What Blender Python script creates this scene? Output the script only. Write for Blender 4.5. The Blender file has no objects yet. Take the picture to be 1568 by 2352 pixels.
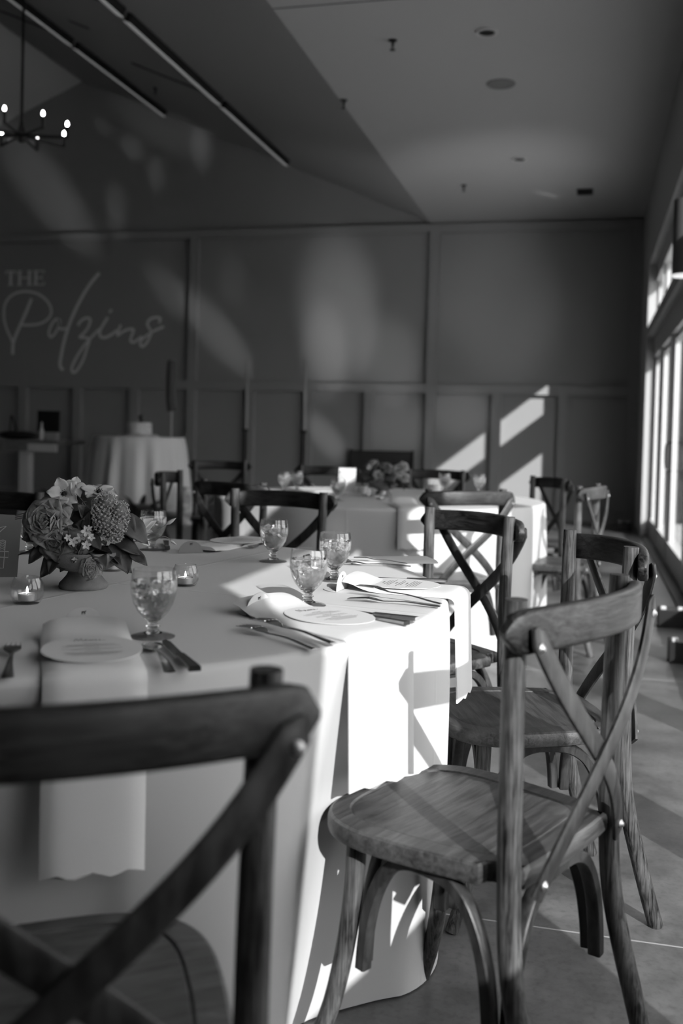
import bpy, math, random
from mathutils import Matrix, Vector, Euler
PI = math.pi
scene = bpy.context.scene
COL = scene.collection
rnd = random.Random(7)

# ------------------------------------------------------------------ camera
F_PX, CY_PX = 2297.24, 1050.27
YAW, PITCH, ROLL = 0.242841, 0.0245596, 0.0257772
EYE = Vector((0, 0, 1.13))
fwd = Vector((-math.sin(YAW) * math.cos(PITCH), math.cos(YAW) * math.cos(PITCH), -math.sin(PITCH)))
r0 = Vector((math.cos(YAW), math.sin(YAW), 0)); u0 = r0.cross(fwd)
rgt = math.cos(ROLL) * r0 + math.sin(ROLL) * u0
upv = rgt.cross(fwd)
cam_d = bpy.data.cameras.new('camera')
cam = bpy.data.objects.new('camera', cam_d); COL.objects.link(cam)
cam.matrix_world = Matrix(((rgt.x, upv.x, -fwd.x, EYE.x), (rgt.y, upv.y, -fwd.y, EYE.y), (rgt.z, upv.z, -fwd.z, EYE.z), (0, 0, 0, 1)))
cam_d.sensor_fit = 'VERTICAL'; cam_d.sensor_height = 36.0; cam_d.sensor_width = 24.0
cam_d.lens = F_PX / 2352 * 36.0
cam_d.shift_y = (CY_PX - 1176) / 2352
cam_d.clip_start = 0.02; cam_d.clip_end = 200
cam_d.dof.use_dof = True; cam_d.dof.focus_distance = 2.35; cam_d.dof.aperture_fstop = 2.7
scene.camera = cam

# ------------------------------------------------------------------ light
SKY, SUN = 4.3, 7.8
world = bpy.data.worlds.new('sky'); scene.world = world
world.use_nodes = True
world.node_tree.nodes['Background'].inputs[0].default_value = (1, 1, 1, 1)
world.node_tree.nodes['Background'].inputs[1].default_value = SKY
sun_d = bpy.data.lights.new('sun', 'SUN'); sun_d.energy = SUN; sun_d.angle = 0.0095
sun = bpy.data.objects.new('sun', sun_d); COL.objects.link(sun)
sun.rotation_euler = Vector((-1, 1.43, -0.8)).to_track_quat('-Z', 'Y').to_euler()
sun.location = (8, -10, 8)

def spot_lamp(name, loc, target, power, size_deg, blend=1.0, radius=0.12):
    d = bpy.data.lights.new(name, 'SPOT'); d.energy = power; d.spot_size = math.radians(size_deg); d.spot_blend = blend
    d.shadow_soft_size = radius
    o = bpy.data.objects.new(name, d); COL.objects.link(o); o.location = loc
    o.rotation_euler = (Vector(target) - Vector(loc)).to_track_quat('-Z', 'Y').to_euler()
    return o

# added spot lamps imitate floor reflections: soft flecks on back wall, gable and ceiling
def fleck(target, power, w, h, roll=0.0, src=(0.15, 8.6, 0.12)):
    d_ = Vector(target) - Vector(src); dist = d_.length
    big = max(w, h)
    o = spot_lamp('fleck_spot', src, target, power, math.degrees(2 * math.atan(big / dist)), 1.0, 0.05)
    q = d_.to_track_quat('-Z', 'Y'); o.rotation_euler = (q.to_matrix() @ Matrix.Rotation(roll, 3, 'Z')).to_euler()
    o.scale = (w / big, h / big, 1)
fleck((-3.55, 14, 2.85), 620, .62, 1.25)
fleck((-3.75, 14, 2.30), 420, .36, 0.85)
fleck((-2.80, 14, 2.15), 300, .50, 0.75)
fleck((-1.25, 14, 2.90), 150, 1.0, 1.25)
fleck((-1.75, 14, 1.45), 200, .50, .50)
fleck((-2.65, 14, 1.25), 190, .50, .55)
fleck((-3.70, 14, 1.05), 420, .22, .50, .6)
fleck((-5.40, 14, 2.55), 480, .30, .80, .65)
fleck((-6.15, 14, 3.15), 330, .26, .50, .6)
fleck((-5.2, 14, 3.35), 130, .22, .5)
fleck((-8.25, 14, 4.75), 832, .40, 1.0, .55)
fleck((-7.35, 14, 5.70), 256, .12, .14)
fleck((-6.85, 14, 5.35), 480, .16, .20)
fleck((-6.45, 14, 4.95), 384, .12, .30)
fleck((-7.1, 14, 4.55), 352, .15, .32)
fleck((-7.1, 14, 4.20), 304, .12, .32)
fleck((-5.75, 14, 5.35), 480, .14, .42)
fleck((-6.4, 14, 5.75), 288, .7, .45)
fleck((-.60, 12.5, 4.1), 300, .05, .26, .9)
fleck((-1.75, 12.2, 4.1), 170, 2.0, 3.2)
scene.view_settings.view_transform = 'Standard'
scene.view_settings.look = 'None'
scene.view_settings.exposure = 0.0
scene.view_settings.gamma = 1.0
scene.view_settings.use_curve_mapping = False
cy = scene.cycles
cy.use_denoising = True
cy.caustics_reflective = False; cy.caustics_refractive = False
cy.max_bounces = 10; cy.diffuse_bounces = 4; cy.glossy_bounces = 4; cy.transmission_bounces = 8; cy.transparent_max_bounces = 10
cy.sample_clamp_indirect = 6.0

# ------------------------------------------------------------------ materials
def new_mat(name):
    m = bpy.data.materials.new(name); m.use_nodes = True
    nt = m.node_tree; b = nt.nodes['Principled BSDF']
    return m, nt, b
def L(nt, a, b): nt.links.new(a, b)
def g(v): return (v, v, v, 1)

def plain(name, v, rough=0.6, spec=0.3, metal=0.0, mott=0.0, mscale=6.0, bump=0.0, bscale=200.0):
    m, nt, b = new_mat(name)
    b.inputs['Base Color'].default_value = g(v); b.inputs['Roughness'].default_value = rough
    b.inputs['Specular IOR Level'].default_value = spec; b.inputs['Metallic'].default_value = metal
    if mott or bump:
        tc = nt.nodes.new('ShaderNodeTexCoord')
    if mott:
        n = nt.nodes.new('ShaderNodeTexNoise'); n.inputs['Scale'].default_value = mscale; n.inputs['Detail'].default_value = 5
        r = nt.nodes.new('ShaderNodeValToRGB')
        r.color_ramp.elements[0].position = 0.3; r.color_ramp.elements[1].position = 0.7
        r.color_ramp.elements[0].color = g(max(0.003, v * (1 - mott))); r.color_ramp.elements[1].color = g(min(1, v * (1 + mott)))
        L(nt, tc.outputs['Object'], n.inputs['Vector']); L(nt, n.outputs['Fac'], r.inputs['Fac']); L(nt, r.outputs['Color'], b.inputs['Base Color'])
    if bump:
        n2 = nt.nodes.new('ShaderNodeTexNoise'); n2.inputs['Scale'].default_value = bscale; n2.inputs['Detail'].default_value = 2
        bp = nt.nodes.new('ShaderNodeBump'); bp.inputs['Strength'].default_value = bump; bp.inputs['Distance'].default_value = 0.002
        L(nt, tc.outputs['Object'], n2.inputs['Vector']); L(nt, n2.outputs['Fac'], bp.inputs['Height']); L(nt, bp.outputs['Normal'], b.inputs['Normal'])
    return m

def wood(name, scale, dark, light, rough=0.45, p0=0.35, p1=0.72, patch=0.5):
    m, nt, b = new_mat(name)
    tc = nt.nodes.new('ShaderNodeTexCoord'); oi = nt.nodes.new('ShaderNodeObjectInfo')
    ad = nt.nodes.new('ShaderNodeVectorMath'); ad.operation = 'ADD'
    mu = nt.nodes.new('ShaderNodeVectorMath'); mu.operation = 'SCALE'; mu.inputs['Scale'].default_value = 7.0
    cb = nt.nodes.new('ShaderNodeCombineXYZ')
    for i in range(3): L(nt, oi.outputs['Random'], cb.inputs[i])
    L(nt, cb.outputs[0], mu.inputs[0]); L(nt, tc.outputs['Object'], ad.inputs[0]); L(nt, mu.outputs[0], ad.inputs[1])
    mp = nt.nodes.new('ShaderNodeMapping'); mp.inputs['Scale'].default_value = scale
    L(nt, ad.outputs[0], mp.inputs['Vector'])
    n = nt.nodes.new('ShaderNodeTexNoise'); n.inputs['Scale'].default_value = 1.0; n.inputs['Detail'].default_value = 8; n.inputs['Roughness'].default_value = 0.65
    n.inputs['Distortion'].default_value = 0.6
    L(nt, mp.outputs[0], n.inputs['Vector'])
    n2 = nt.nodes.new('ShaderNodeTexNoise'); n2.inputs['Scale'].default_value = 11.0; n2.inputs['Detail'].default_value = 4
    L(nt, ad.outputs[0], n2.inputs['Vector'])
    mx = nt.nodes.new('ShaderNodeMath'); mx.operation = 'MULTIPLY_ADD'; mx.inputs[1].default_value = patch; 
    L(nt, n2.outputs['Fac'], mx.inputs[0])
    sb = nt.nodes.new('ShaderNodeMath'); sb.operation = 'SUBTRACT'; sb.inputs[1].default_value = patch * 0.5
    L(nt, n.outputs['Fac'], sb.inputs[0]); L(nt, sb.outputs[0], mx.inputs[2])
    r = nt.nodes.new('ShaderNodeValToRGB')
    r.color_ramp.elements[0].position = p0; r.color_ramp.elements[1].position = p1
    r.color_ramp.elements[0].color = g(dark); r.color_ramp.elements[1].color = g(light)
    L(nt, mx.outputs[0], r.inputs['Fac']); L(nt, r.outputs['Color'], b.inputs['Base Color'])
    b.inputs['Roughness'].default_value = rough; b.inputs['Specular IOR Level'].default_value = 0.4
    bp = nt.nodes.new('ShaderNodeBump'); bp.inputs['Strength'].default_value = 0.5; bp.inputs['Distance'].default_value = 0.002
    L(nt, n.outputs['Fac'], bp.inputs['Height']); L(nt, bp.outputs['Normal'], b.inputs['Normal'])
    return m

def glass_mat(name, ior=1.47, rough=0.0, v=0.97):
    m, nt, b = new_mat(name)
    b.inputs['Base Color'].default_value = g(v); b.inputs['Roughness'].default_value = rough
    b.inputs['Transmission Weight'].default_value = 1.0; b.inputs['IOR'].default_value = ior
    return m

def pane_mat(name):
    m, nt, b = new_mat(name); nt.nodes.remove(b)
    out = nt.nodes['Material Output']
    tr = nt.nodes.new('ShaderNodeBsdfTransparent'); tr.inputs[0].default_value = g(0.96)
    gl = nt.nodes.new('ShaderNodeBsdfGlossy'); gl.inputs['Roughness'].default_value = 0.02
    lw = nt.nodes.new('ShaderNodeLayerWeight'); lw.inputs['Blend'].default_value = 0.5
    pw = nt.nodes.new('ShaderNodeMath'); pw.operation = 'POWER'; pw.inputs[1].default_value = 5.0
    fr = nt.nodes.new('ShaderNodeMath'); fr.operation = 'MULTIPLY_ADD'; fr.inputs[1].default_value = 0.5; fr.inputs[2].default_value = 0.03
    L(nt, lw.outputs['Facing'], pw.inputs[0]); L(nt, pw.outputs[0], fr.inputs[0])
    mx = nt.nodes.new('ShaderNodeMixShader')
    L(nt, fr.outputs[0], mx.inputs[0]); L(nt, tr.outputs[0], mx.inputs[1]); L(nt, gl.outputs[0], mx.inputs[2]); L(nt, mx.outputs[0], out.inputs[0])
    return m

def emit(name, v, s):
    m, nt, b = new_mat(name)
    b.inputs['Base Color'].default_value = g(v); b.inputs['Emission Color'].default_value = g(1); b.inputs['Emission Strength'].default_value = s
    return m

M_FLOOR, nt, b = new_mat('polished_concrete')
tc = nt.nodes.new('ShaderNodeTexCoord')
n1 = nt.nodes.new('ShaderNodeTexNoise'); n1.inputs['Scale'].default_value = 3.2; n1.inputs['Detail'].default_value = 9; n1.inputs['Roughness'].default_value = 0.7
r1 = nt.nodes.new('ShaderNodeValToRGB'); r1.color_ramp.elements[0].position = 0.32; r1.color_ramp.elements[1].position = 0.7
r1.color_ramp.elements[0].color = g(0.042); r1.color_ramp.elements[1].color = g(0.155)
L(nt, tc.outputs['Object'], n1.inputs['Vector']); L(nt, n1.outputs['Fac'], r1.inputs['Fac'])
n2 = nt.nodes.new('ShaderNodeTexNoise'); n2.inputs['Scale'].default_value = 60; n2.inputs['Detail'].default_value = 4
r2 = nt.nodes.new('ShaderNodeValToRGB'); r2.color_ramp.elements[0].position = 0.28; r2.color_ramp.elements[1].position = 0.5
r2.color_ramp.elements[0].color = g(0.75); r2.color_ramp.elements[1].color = g(1)
L(nt, tc.outputs['Object'], n2.inputs['Vector']); L(nt, n2.outputs['Fac'], r2.inputs['Fac'])
mm = nt.nodes.new('ShaderNodeMixRGB'); mm.blend_type = 'MULTIPLY'; mm.inputs[0].default_value = 1
L(nt, r1.outputs[0], mm.inputs[1]); L(nt, r2.outputs[0], mm.inputs[2])
# saw-cut joints every 2.6 m along the room
sx = nt.nodes.new('ShaderNodeSeparateXYZ'); L(nt, tc.outputs['Object'], sx.inputs[0])
a1 = nt.nodes.new('ShaderNodeMath'); a1.operation = 'ADD'; a1.inputs[1].default_value = 100 * 2.6 - 2.33
L(nt, sx.outputs['Y'], a1.inputs[0])
a2 = nt.nodes.new('ShaderNodeMath'); a2.operation = 'MODULO'; a2.inputs[1].default_value = 2.6; L(nt, a1.outputs[0], a2.inputs[0])
a3 = nt.nodes.new('ShaderNodeMath'); a3.operation = 'LESS_THAN'; a3.inputs[1].default_value = 0.006; L(nt, a2.outputs[0], a3.inputs[0])
mj = nt.nodes.new('ShaderNodeMixRGB'); mj.inputs[2].default_value = g(0.3)
L(nt, a3.outputs[0], mj.inputs[0]); L(nt, mm.outputs[0], mj.inputs[1]); L(nt, mj.outputs[0], b.inputs['Base Color'])
rr = nt.nodes.new('ShaderNodeMapRange'); rr.inputs['To Min'].default_value = 0.22; rr.inputs['To Max'].default_value = 0.42
L(nt, n1.outputs['Fac'], rr.inputs['Value']); L(nt, rr.outputs[0], b.inputs['Roughness'])
b.inputs['Specular IOR Level'].default_value = 0.32

M_WALL = plain('painted_panelling', 0.29, 0.55, 0.25, mott=0.03, mscale=0.8)
M_SIDE = plain('side_wall_paint', 0.38, 0.6, 0.2)
M_DARKROOM = plain('rear_room_paint', 0.6, 0.8, 0.1)
M_CEIL = plain('ceiling_paint', 0.44, 0.8, 0.1)
M_VAULTL_LIT = plain('vault_left_lit_paint', 0.62, 0.8, 0.1)  # lighter copy of the vault paint; light on this slope put into the colour
M_SLOPE = plain('vault_paint', 0.42, 0.8, 0.1)
M_JOINT = plain('ceiling_joint', 0.05, 0.8, 0.1)
M_FRAME = plain('door_frame_paint', 0.45, 0.4, 0.4)
M_THRESH = plain('threshold_metal', 0.04, 0.5, 0.3)
M_PATIO = plain('patio_concrete', 0.45, 0.9, 0.1, mott=0.15, mscale=1.5)
M_PANE = pane_mat('window_glass')
M_BLACK = plain('black_metal', 0.012, 0.45, 0.4)
M_BLACKSOFT = plain('black_cover', 0.02, 0.7, 0.2)
M_SLEEVE = plain('quilted_sleeve', 0.09, 0.8, 0.15)
M_GREY = plain('grey_candle', 0.30, 0.5, 0.3)
M_LETTER = plain('lettering_paint', 0.80, 0.6, 0.2)
M_CLOTH = plain('white_linen', 0.51, 0.85, 0.15, bump=0.12, bscale=900)
nt = M_CLOTH.node_tree; b = nt.nodes['Principled BSDF']      # pressed fold lines left in the linen
old = b.inputs['Normal'].links[0].from_node
tc = nt.nodes.new('ShaderNodeTexCoord'); prev = None
for nx, ny, c in ((.986, -.167, .191), (.167, .986, .05), (.986, -.167, -.40)):
    dt = nt.nodes.new('ShaderNodeVectorMath'); dt.operation = 'DOT_PRODUCT'; dt.inputs[1].default_value = (nx, ny, 0)
    sb = nt.nodes.new('ShaderNodeMath'); sb.operation = 'SUBTRACT'; sb.inputs[1].default_value = c
    ab = nt.nodes.new('ShaderNodeMath'); ab.operation = 'ABSOLUTE'
    mr = nt.nodes.new('ShaderNodeMapRange'); mr.inputs['From Max'].default_value = 0.008; mr.inputs['To Min'].default_value = 1; mr.inputs['To Max'].default_value = 0
    L(nt, tc.outputs['Object'], dt.inputs[0]); L(nt, dt.outputs['Value'], sb.inputs[0]); L(nt, sb.outputs[0], ab.inputs[0]); L(nt, ab.outputs[0], mr.inputs['Value'])
    if prev is None: prev = mr
    else:
        ad = nt.nodes.new('ShaderNodeMath'); ad.operation = 'MAXIMUM'; L(nt, prev.outputs[0], ad.inputs[0]); L(nt, mr.outputs[0], ad.inputs[1]); prev = ad
bp = nt.nodes.new('ShaderNodeBump'); bp.inputs['Strength'].default_value = 0.6; bp.inputs['Distance'].default_value = 0.0015
L(nt, prev.outputs[0], bp.inputs['Height']); L(nt, old.outputs[0], bp.inputs['Normal']); L(nt, bp.outputs[0], b.inputs['Normal'])
M_NAPKIN = plain('white_napkin_linen', 0.57, 0.85, 0.15, bump=0.25, bscale=700)
M_CAKECLOTH = plain('cake_table_linen', 0.66, 0.85, 0.1)
M_CARD = plain('cream_card', 0.56, 0.6, 0.25)
M_GREYCARD = plain('grey_card', 0.20, 0.6, 0.25)
M_INK = plain('printed_ink', 0.09, 0.7, 0.1)
M_INKD = plain('dark_ink', 0.03, 0.7, 0.1)
M_STEEL = plain('polished_steel', 0.55, 0.16, 0.5, metal=1.0)
M_BOLT = plain('bolt_steel', 0.35, 0.42, 0.5, metal=1.0)
M_GLASS, nt, b = new_mat('clear_glass'); nt.nodes.remove(b)
_tr = nt.nodes.new('ShaderNodeBsdfTransparent'); _tr.inputs[0].default_value = g(0.985)
_gl = nt.nodes.new('ShaderNodeBsdfGlossy'); _gl.inputs['Roughness'].default_value = 0.03
_lw = nt.nodes.new('ShaderNodeLayerWeight'); _lw.inputs['Blend'].default_value = 0.5
_pw = nt.nodes.new('ShaderNodeMath'); _pw.operation = 'POWER'; _pw.inputs[1].default_value = 3.2
_ma = nt.nodes.new('ShaderNodeMath'); _ma.operation = 'MULTIPLY_ADD'; _ma.inputs[1].default_value = 0.7; _ma.inputs[2].default_value = 0.04
_mx = nt.nodes.new('ShaderNodeMixShader')
L(nt, _lw.outputs['Facing'], _pw.inputs[0]); L(nt, _pw.outputs[0], _ma.inputs[0]); L(nt, _ma.outputs[0], _mx.inputs[0])
L(nt, _tr.outputs[0], _mx.inputs[1]); L(nt, _gl.outputs[0], _mx.inputs[2]); L(nt, _mx.outputs[0], nt.nodes['Material Output'].inputs[0])
M_STEM_GLASS = glass_mat('solid_glass')
M_BOWL, nt, b = new_mat('frosted_bowl_glass'); nt.nodes.remove(b)
_tr = nt.nodes.new('ShaderNodeBsdfTransparent'); _tr.inputs[0].default_value = g(0.985)
_gl = nt.nodes.new('ShaderNodeBsdfGlossy'); _gl.inputs['Roughness'].default_value = 0.03
_lw = nt.nodes.new('ShaderNodeLayerWeight'); _lw.inputs['Blend'].default_value = 0.5
_pw = nt.nodes.new('ShaderNodeMath'); _pw.operation = 'POWER'; _pw.inputs[1].default_value = 3.0
_ma = nt.nodes.new('ShaderNodeMath'); _ma.operation = 'MULTIPLY_ADD'; _ma.inputs[1].default_value = 0.75; _ma.inputs[2].default_value = 0.05
_mx = nt.nodes.new('ShaderNodeMixShader')
L(nt, _lw.outputs['Facing'], _pw.inputs[0]); L(nt, _pw.outputs[0], _ma.inputs[0]); L(nt, _ma.outputs[0], _mx.inputs[0])
L(nt, _tr.outputs[0], _mx.inputs[1]); L(nt, _gl.outputs[0], _mx.inputs[2])
# condensation: a patchy film of fine droplets
_df = nt.nodes.new('ShaderNodeBsdfTranslucent'); _df.inputs[0].default_value = g(0.8)
_d2 = nt.nodes.new('ShaderNodeBsdfDiffuse'); _d2.inputs[0].default_value = g(0.8)
_dm = nt.nodes.new('ShaderNodeMixShader'); _dm.inputs[0].default_value = 0.5
L(nt, _df.outputs[0], _dm.inputs[1]); L(nt, _d2.outputs[0], _dm.inputs[2])
_tc = nt.nodes.new('ShaderNodeTexCoord'); _nz = nt.nodes.new('ShaderNodeTexNoise'); _nz.inputs['Scale'].default_value = 55; _nz.inputs['Detail'].default_value = 8; _nz.inputs['Roughness'].default_value = .75
_rp = nt.nodes.new('ShaderNodeValToRGB'); _rp.color_ramp.elements[0].position = .38; _rp.color_ramp.elements[1].position = .66
_rp.color_ramp.elements[0].color = g(0.02); _rp.color_ramp.elements[1].color = g(0.20)
_sx = nt.nodes.new('ShaderNodeSeparateXYZ'); _lt = nt.nodes.new('ShaderNodeMath'); _lt.operation = 'LESS_THAN'; _lt.inputs[1].default_value = 0.099
_mu = nt.nodes.new('ShaderNodeMath'); _mu.operation = 'MULTIPLY'
_m2 = nt.nodes.new('ShaderNodeMixShader')
L(nt, _tc.outputs['Object'], _nz.inputs['Vector']); L(nt, _nz.outputs['Fac'], _rp.inputs['Fac']); L(nt, _tc.outputs['Object'], _sx.inputs[0]); L(nt, _sx.outputs['Z'], _lt.inputs[0])
L(nt, _rp.outputs[0], _mu.inputs[0]); L(nt, _lt.outputs[0], _mu.inputs[1]); L(nt, _mu.outputs[0], _m2.inputs[0])
L(nt, _mx.outputs[0], _m2.inputs[1]); L(nt, _dm.outputs[0], _m2.inputs[2]); L(nt, _m2.outputs[0], nt.nodes['Material Output'].inputs[0])
M_WATER = glass_mat('iced_water', 1.33)
M_ICE = glass_mat('ice', 1.31, 0.12)
M_WAX = plain('pale_wax', 0.62, 0.5, 0.3)
M_TIN = plain('tealight_tin', 0.6, 0.35, 0.5, metal=1.0)
M_WICK = plain('wick', 0.02, 0.9, 0.1)
M_FLAME = emit('candle_flame', 0.8, 9.0)
M_BULB = emit('lit_bulb', 0.8, 26.0)
M_CLAY = plain('stone_compote', 0.17, 0.85, 0.15, mott=0.12, mscale=60, bump=0.3, bscale=300)
M_LEAF = plain('dark_leaf', 0.020, 0.45, 0.4, mott=0.3, mscale=60)
M_LEAF2 = plain('mid_leaf', 0.045, 0.5, 0.35, mott=0.3, mscale=50)
M_ROSE = plain('dusty_rose_petal', 0.22, 0.6, 0.2, mott=0.25, mscale=70)
M_ROSE2 = plain('deep_rose_petal', 0.11, 0.6, 0.2, mott=0.25, mscale=70)
M_COSMOS = plain('pale_cosmos_petal', 0.42, 0.6, 0.2, mott=0.12, mscale=60)
M_PALE = plain('white_petal', 0.62, 0.6, 0.2)
M_SEDUM = plain('sedum_floret', 0.36, 0.6, 0.2, mott=0.5, mscale=220)
M_STAR = plain('star_floret', 0.38, 0.6, 0.2)
M_CENTRE = plain('flower_centre', 0.03, 0.8, 0.1)
M_STEM = plain('stem_green', 0.13, 0.5, 0.3)
M_WX = wood('weathered_wood_along_x', (7, 150, 150), 0.002, 0.042, p0=0.36, p1=0.74)
M_WZ = wood('weathered_wood_along_z', (170, 170, 8), 0.003, 0.13, p0=0.36, p1=0.76)
M_WSEAT = wood('seat_wood', (9, 95, 95), 0.016, 0.086, rough=0.36, p0=0.30, p1=0.72, patch=0.4)
M_WSLAT = wood('slat_wood', (40, 40, 12), 0.008, 0.05, rough=0.4)
M_CAKE = plain('cake_icing', 0.55, 0.7, 0.2, mott=0.35, mscale=45, bump=0.6, bscale=60)
M_PALEBOX = plain('pale_box', 0.5, 0.6, 0.2)
M_TABLEWOOD = plain('grey_table_wood', 0.16, 0.6, 0.3, mott=0.25, mscale=15)
M_PALEWOOD = plain('pale_table_panel', 0.55, 0.6, 0.3)
M_BIRCH = plain('birch_bark', 0.35, 0.8, 0.1, mott=0.7, mscale=14)
M_SCONCE = plain('sconce_metal', 0.07, 0.5, 0.3)
M_RIM = emit('sconce_lit_rim', 0.6, 0.7)
M_SPK = plain('speaker_grille', 0.22, 0.9, 0.1)
M_LIGHTTRIM = plain('downlight_trim', 0.5, 0.5, 0.3)
M_TRACKLENS = emit('track_lens', 0.8, 0.10)

# ------------------------------------------------------------------ mesh helper
class MB:
    def __init__(s): s.v = []; s.f = []; s.sm = []
    def add(s, V, Fs, M=None, smooth=True):
        o = len(s.v)
        s.v += [tuple(M @ Vector(p)) if M is not None else tuple(p) for p in V]
        s.f += [tuple(i + o for i in f) for f in Fs]; s.sm += [smooth] * len(Fs)
        return s
    def box(s, x0, x1, y0, y1, z0, z1, M=None):
        V = [(x, y, z) for z in (z0, z1) for y in (y0, y1) for x in (x0, x1)]
        return s.add(V, [(0, 2, 3, 1), (4, 5, 7, 6), (0, 1, 5, 4), (2, 6, 7, 3), (0, 4, 6, 2), (1, 3, 7, 5)], M, False)
    def rings(s, R, cap0=True, cap1=True, closed=True, M=None, smooth=True):
        n = len(R[0]); V = [p for r in R for p in r]; Fs = []
        for i in range(len(R) - 1):
            for j in range(n if closed else n - 1):
                k = (j + 1) % n
                Fs.append((i * n + j, i * n + k, (i + 1) * n + k, (i + 1) * n + j))
        if cap0: Fs.append(tuple(reversed(range(n))))
        if cap1: Fs.append(tuple((len(R) - 1) * n + j for j in range(n)))
        return s.add(V, Fs, M, smooth)
    def lathe(s, prof, seg=40, M=None, cap0=True, cap1=True, fold=None):
        R = []
        for r, z in prof:
            R.append([(max(r, 1e-5) * math.cos(2 * PI * j / seg), max(r, 1e-5) * math.sin(2 * PI * j / seg), z) for j in range(seg)])
        return s.rings(R, cap0, cap1, True, M)
    def sweep(s, path, shape, up=(0, 0, 1), M=None, caps=True):
        """shape(i, t) -> list of (a, b) across the path: a along side, b along up"""
        P = [Vector(p) for p in path]; n = len(P); R = []
        up = Vector(up)
        for i, p in enumerate(P):
            t = (P[min(i + 1, n - 1)] - P[max(i - 1, 0)]).normalized()
            side = t.cross(up)
            if side.length < 1e-4: side = t.cross(Vector((0, 1, 0)))
            side.normalize(); u = side.cross(t).normalized()
            R.append([tuple(p + side * a + u * b_) for a, b_ in shape(i, i / (n - 1))])
        return s.rings(R, caps, caps, True, M)
    def tube(s, path, rad, seg=12, M=None, up=(0.0, 1.0, 0.05)):
        n = len(path)
        rf = rad if callable(rad) else (lambda t: rad)
        return s.sweep(path, lambda i, t: [(rf(t) * math.cos(2 * PI * j / seg), rf(t) * math.sin(2 * PI * j / seg)) for j in range(seg)], up, M)
    def ball(s, c, r, seg=10, ring=6, M=None, sq=(1, 1, 1)):
        R = []
        for i in range(1, ring):
            a = PI * i / ring
            R.append([(c[0] + sq[0] * r * math.sin(a) * math.cos(2 * PI * j / seg), c[1] + sq[1] * r * math.sin(a) * math.sin(2 * PI * j / seg), c[2] - sq[2] * r * math.cos(a)) for j in range(seg)])
        return s.rings(R, True, True, True, M)
    def grid(s, P, M=None, thick=0.0):
        """P: rows of points; a sheet, given thickness by a second layer"""
        m, n = len(P), len(P[0]); V = [q for r in P for q in r]
        Fs = [(i * n + j, i * n + j + 1, (i + 1) * n + j + 1, (i + 1) * n + j) for i in range(m - 1) for j in range(n - 1)]
        return s.add(V, Fs, M)
    def build(s, name, mat, parent=None, sharp=38, loc=None):
        me = bpy.data.meshes.new(name); me.from_pydata(s.v, [], s.f)
        me.polygons.foreach_set('use_smooth', s.sm)
        me.update()
        if any(s.sm):
            try: me.set_sharp_from_angle(angle=math.radians(sharp))
            except Exception: pass
        if isinstance(mat, (list, tuple)): [me.materials.append(x) for x in mat]
        else: me.materials.append(mat)
        o = bpy.data.objects.new(name, me); COL.objects.link(o)
        if parent is not None: o.parent = parent
        if loc is not None: o.location = loc
        return o

def solid(o, t, off=-1.0):
    md = o.modifiers.new('thickness', 'SOLIDIFY'); md.thickness = t; md.offset = off; return o
def bevel(o, w, seg=2):
    md = o.modifiers.new('bevel', 'BEVEL'); md.width = w; md.segments = seg; md.limit_method = 'ANGLE'; return o

def tag(o, label, cat, group=None, kind=None):
    o['label'] = label; o['category'] = cat
    if group: o['group'] = group
    if kind: o['kind'] = kind
    return o
def thing(name, label, cat, loc=(0, 0, 0), rz=0.0, group=None):
    o = bpy.data.objects.new(name, None); COL.objects.link(o)
    o.empty_display_size = 0.05; o.location = loc; o.rotation_euler = (0, 0, rz)
    return tag(o, label, cat, group)
def struct(name, mb, mat, parent=None):
    o = mb.build(name, mat, parent)
    if parent is None: o['kind'] = 'structure'
    return o
def dup(root, label, loc=None, rz=None, group=None):
    def rec(o, par):
        c = o.copy(); COL.objects.link(c)
        if par is not None: c.parent = par
        for ch in list(o.children): rec(ch, c)
        return c
    r = rec(root, None); r['label'] = label
    if loc is not None: r.location = loc
    if rz is not None: r.rotation_euler = (0, 0, rz)
    if group: r['group'] = group
    return r
def spline(pts, n=6):
    P = [Vector(p) for p in pts]; out = []
    for i in range(len(P) - 1):
        a, b_, c, d = P[max(i - 1, 0)], P[i], P[i + 1], P[min(i + 2, len(P) - 1)]
        for k in range(n):
            t = k / n
            out.append(0.5 * ((2 * b_) + (-a + c) * t + (2 * a - 5 * b_ + 4 * c - d) * t * t + (-a + 3 * b_ - 3 * c + d) * t ** 3))
    out.append(P[-1]); return out
def rz_face(fx, fy): return math.atan2(-fx, fy)      # turns local +Y to (fx, fy)

# ------------------------------------------------------------------ room shell
XW, XO = 0.61, 0.85           # inner and outer face of the glazed wall
YB = 14.0                     # back wall
ZC = 4.1                      # aisle ceiling
XE, XR, ZR = -2.26, -7.70, 6.40   # vault edge, ridge
XE2, XL = -13.14, -16.0
YF = -5.0
struct('floor', MB().box(XL - .1, XO, YF - .1, YB + .1, -0.1, 0), M_FLOOR)
struct('patio', MB().box(XO, 45, -30, 45, -0.12, -0.02), M_PATIO)
struct('ceiling', MB().box(XE, XO, YF - .1, YB + .1, ZC, ZC + .12), M_CEIL)
def prism(poly, y0, y1):
    n = len(poly); mb = MB()
    V = [(x, y0, z) for x, z in poly] + [(x, y1, z) for x, z in poly]
    Fs = [tuple(range(n)), tuple(reversed(range(n, 2 * n)))] + [(i, i + n, (i + 1) % n + n, (i + 1) % n) for i in range(n)]
    return mb.add(V, Fs, None, False)
struct('ceiling_vault_right', prism([(XE, ZC), (XE, ZC + .12), (XR, ZR + .12), (XR, ZR)], YF - .1, YB + .1), M_SLOPE)
struct('ceiling_vault_left', prism([(XR, ZR), (XR, ZR + .12), (XE2, ZC + .12), (XE2, ZC)], YF - .1, YB + .1), M_VAULTL_LIT)
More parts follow.
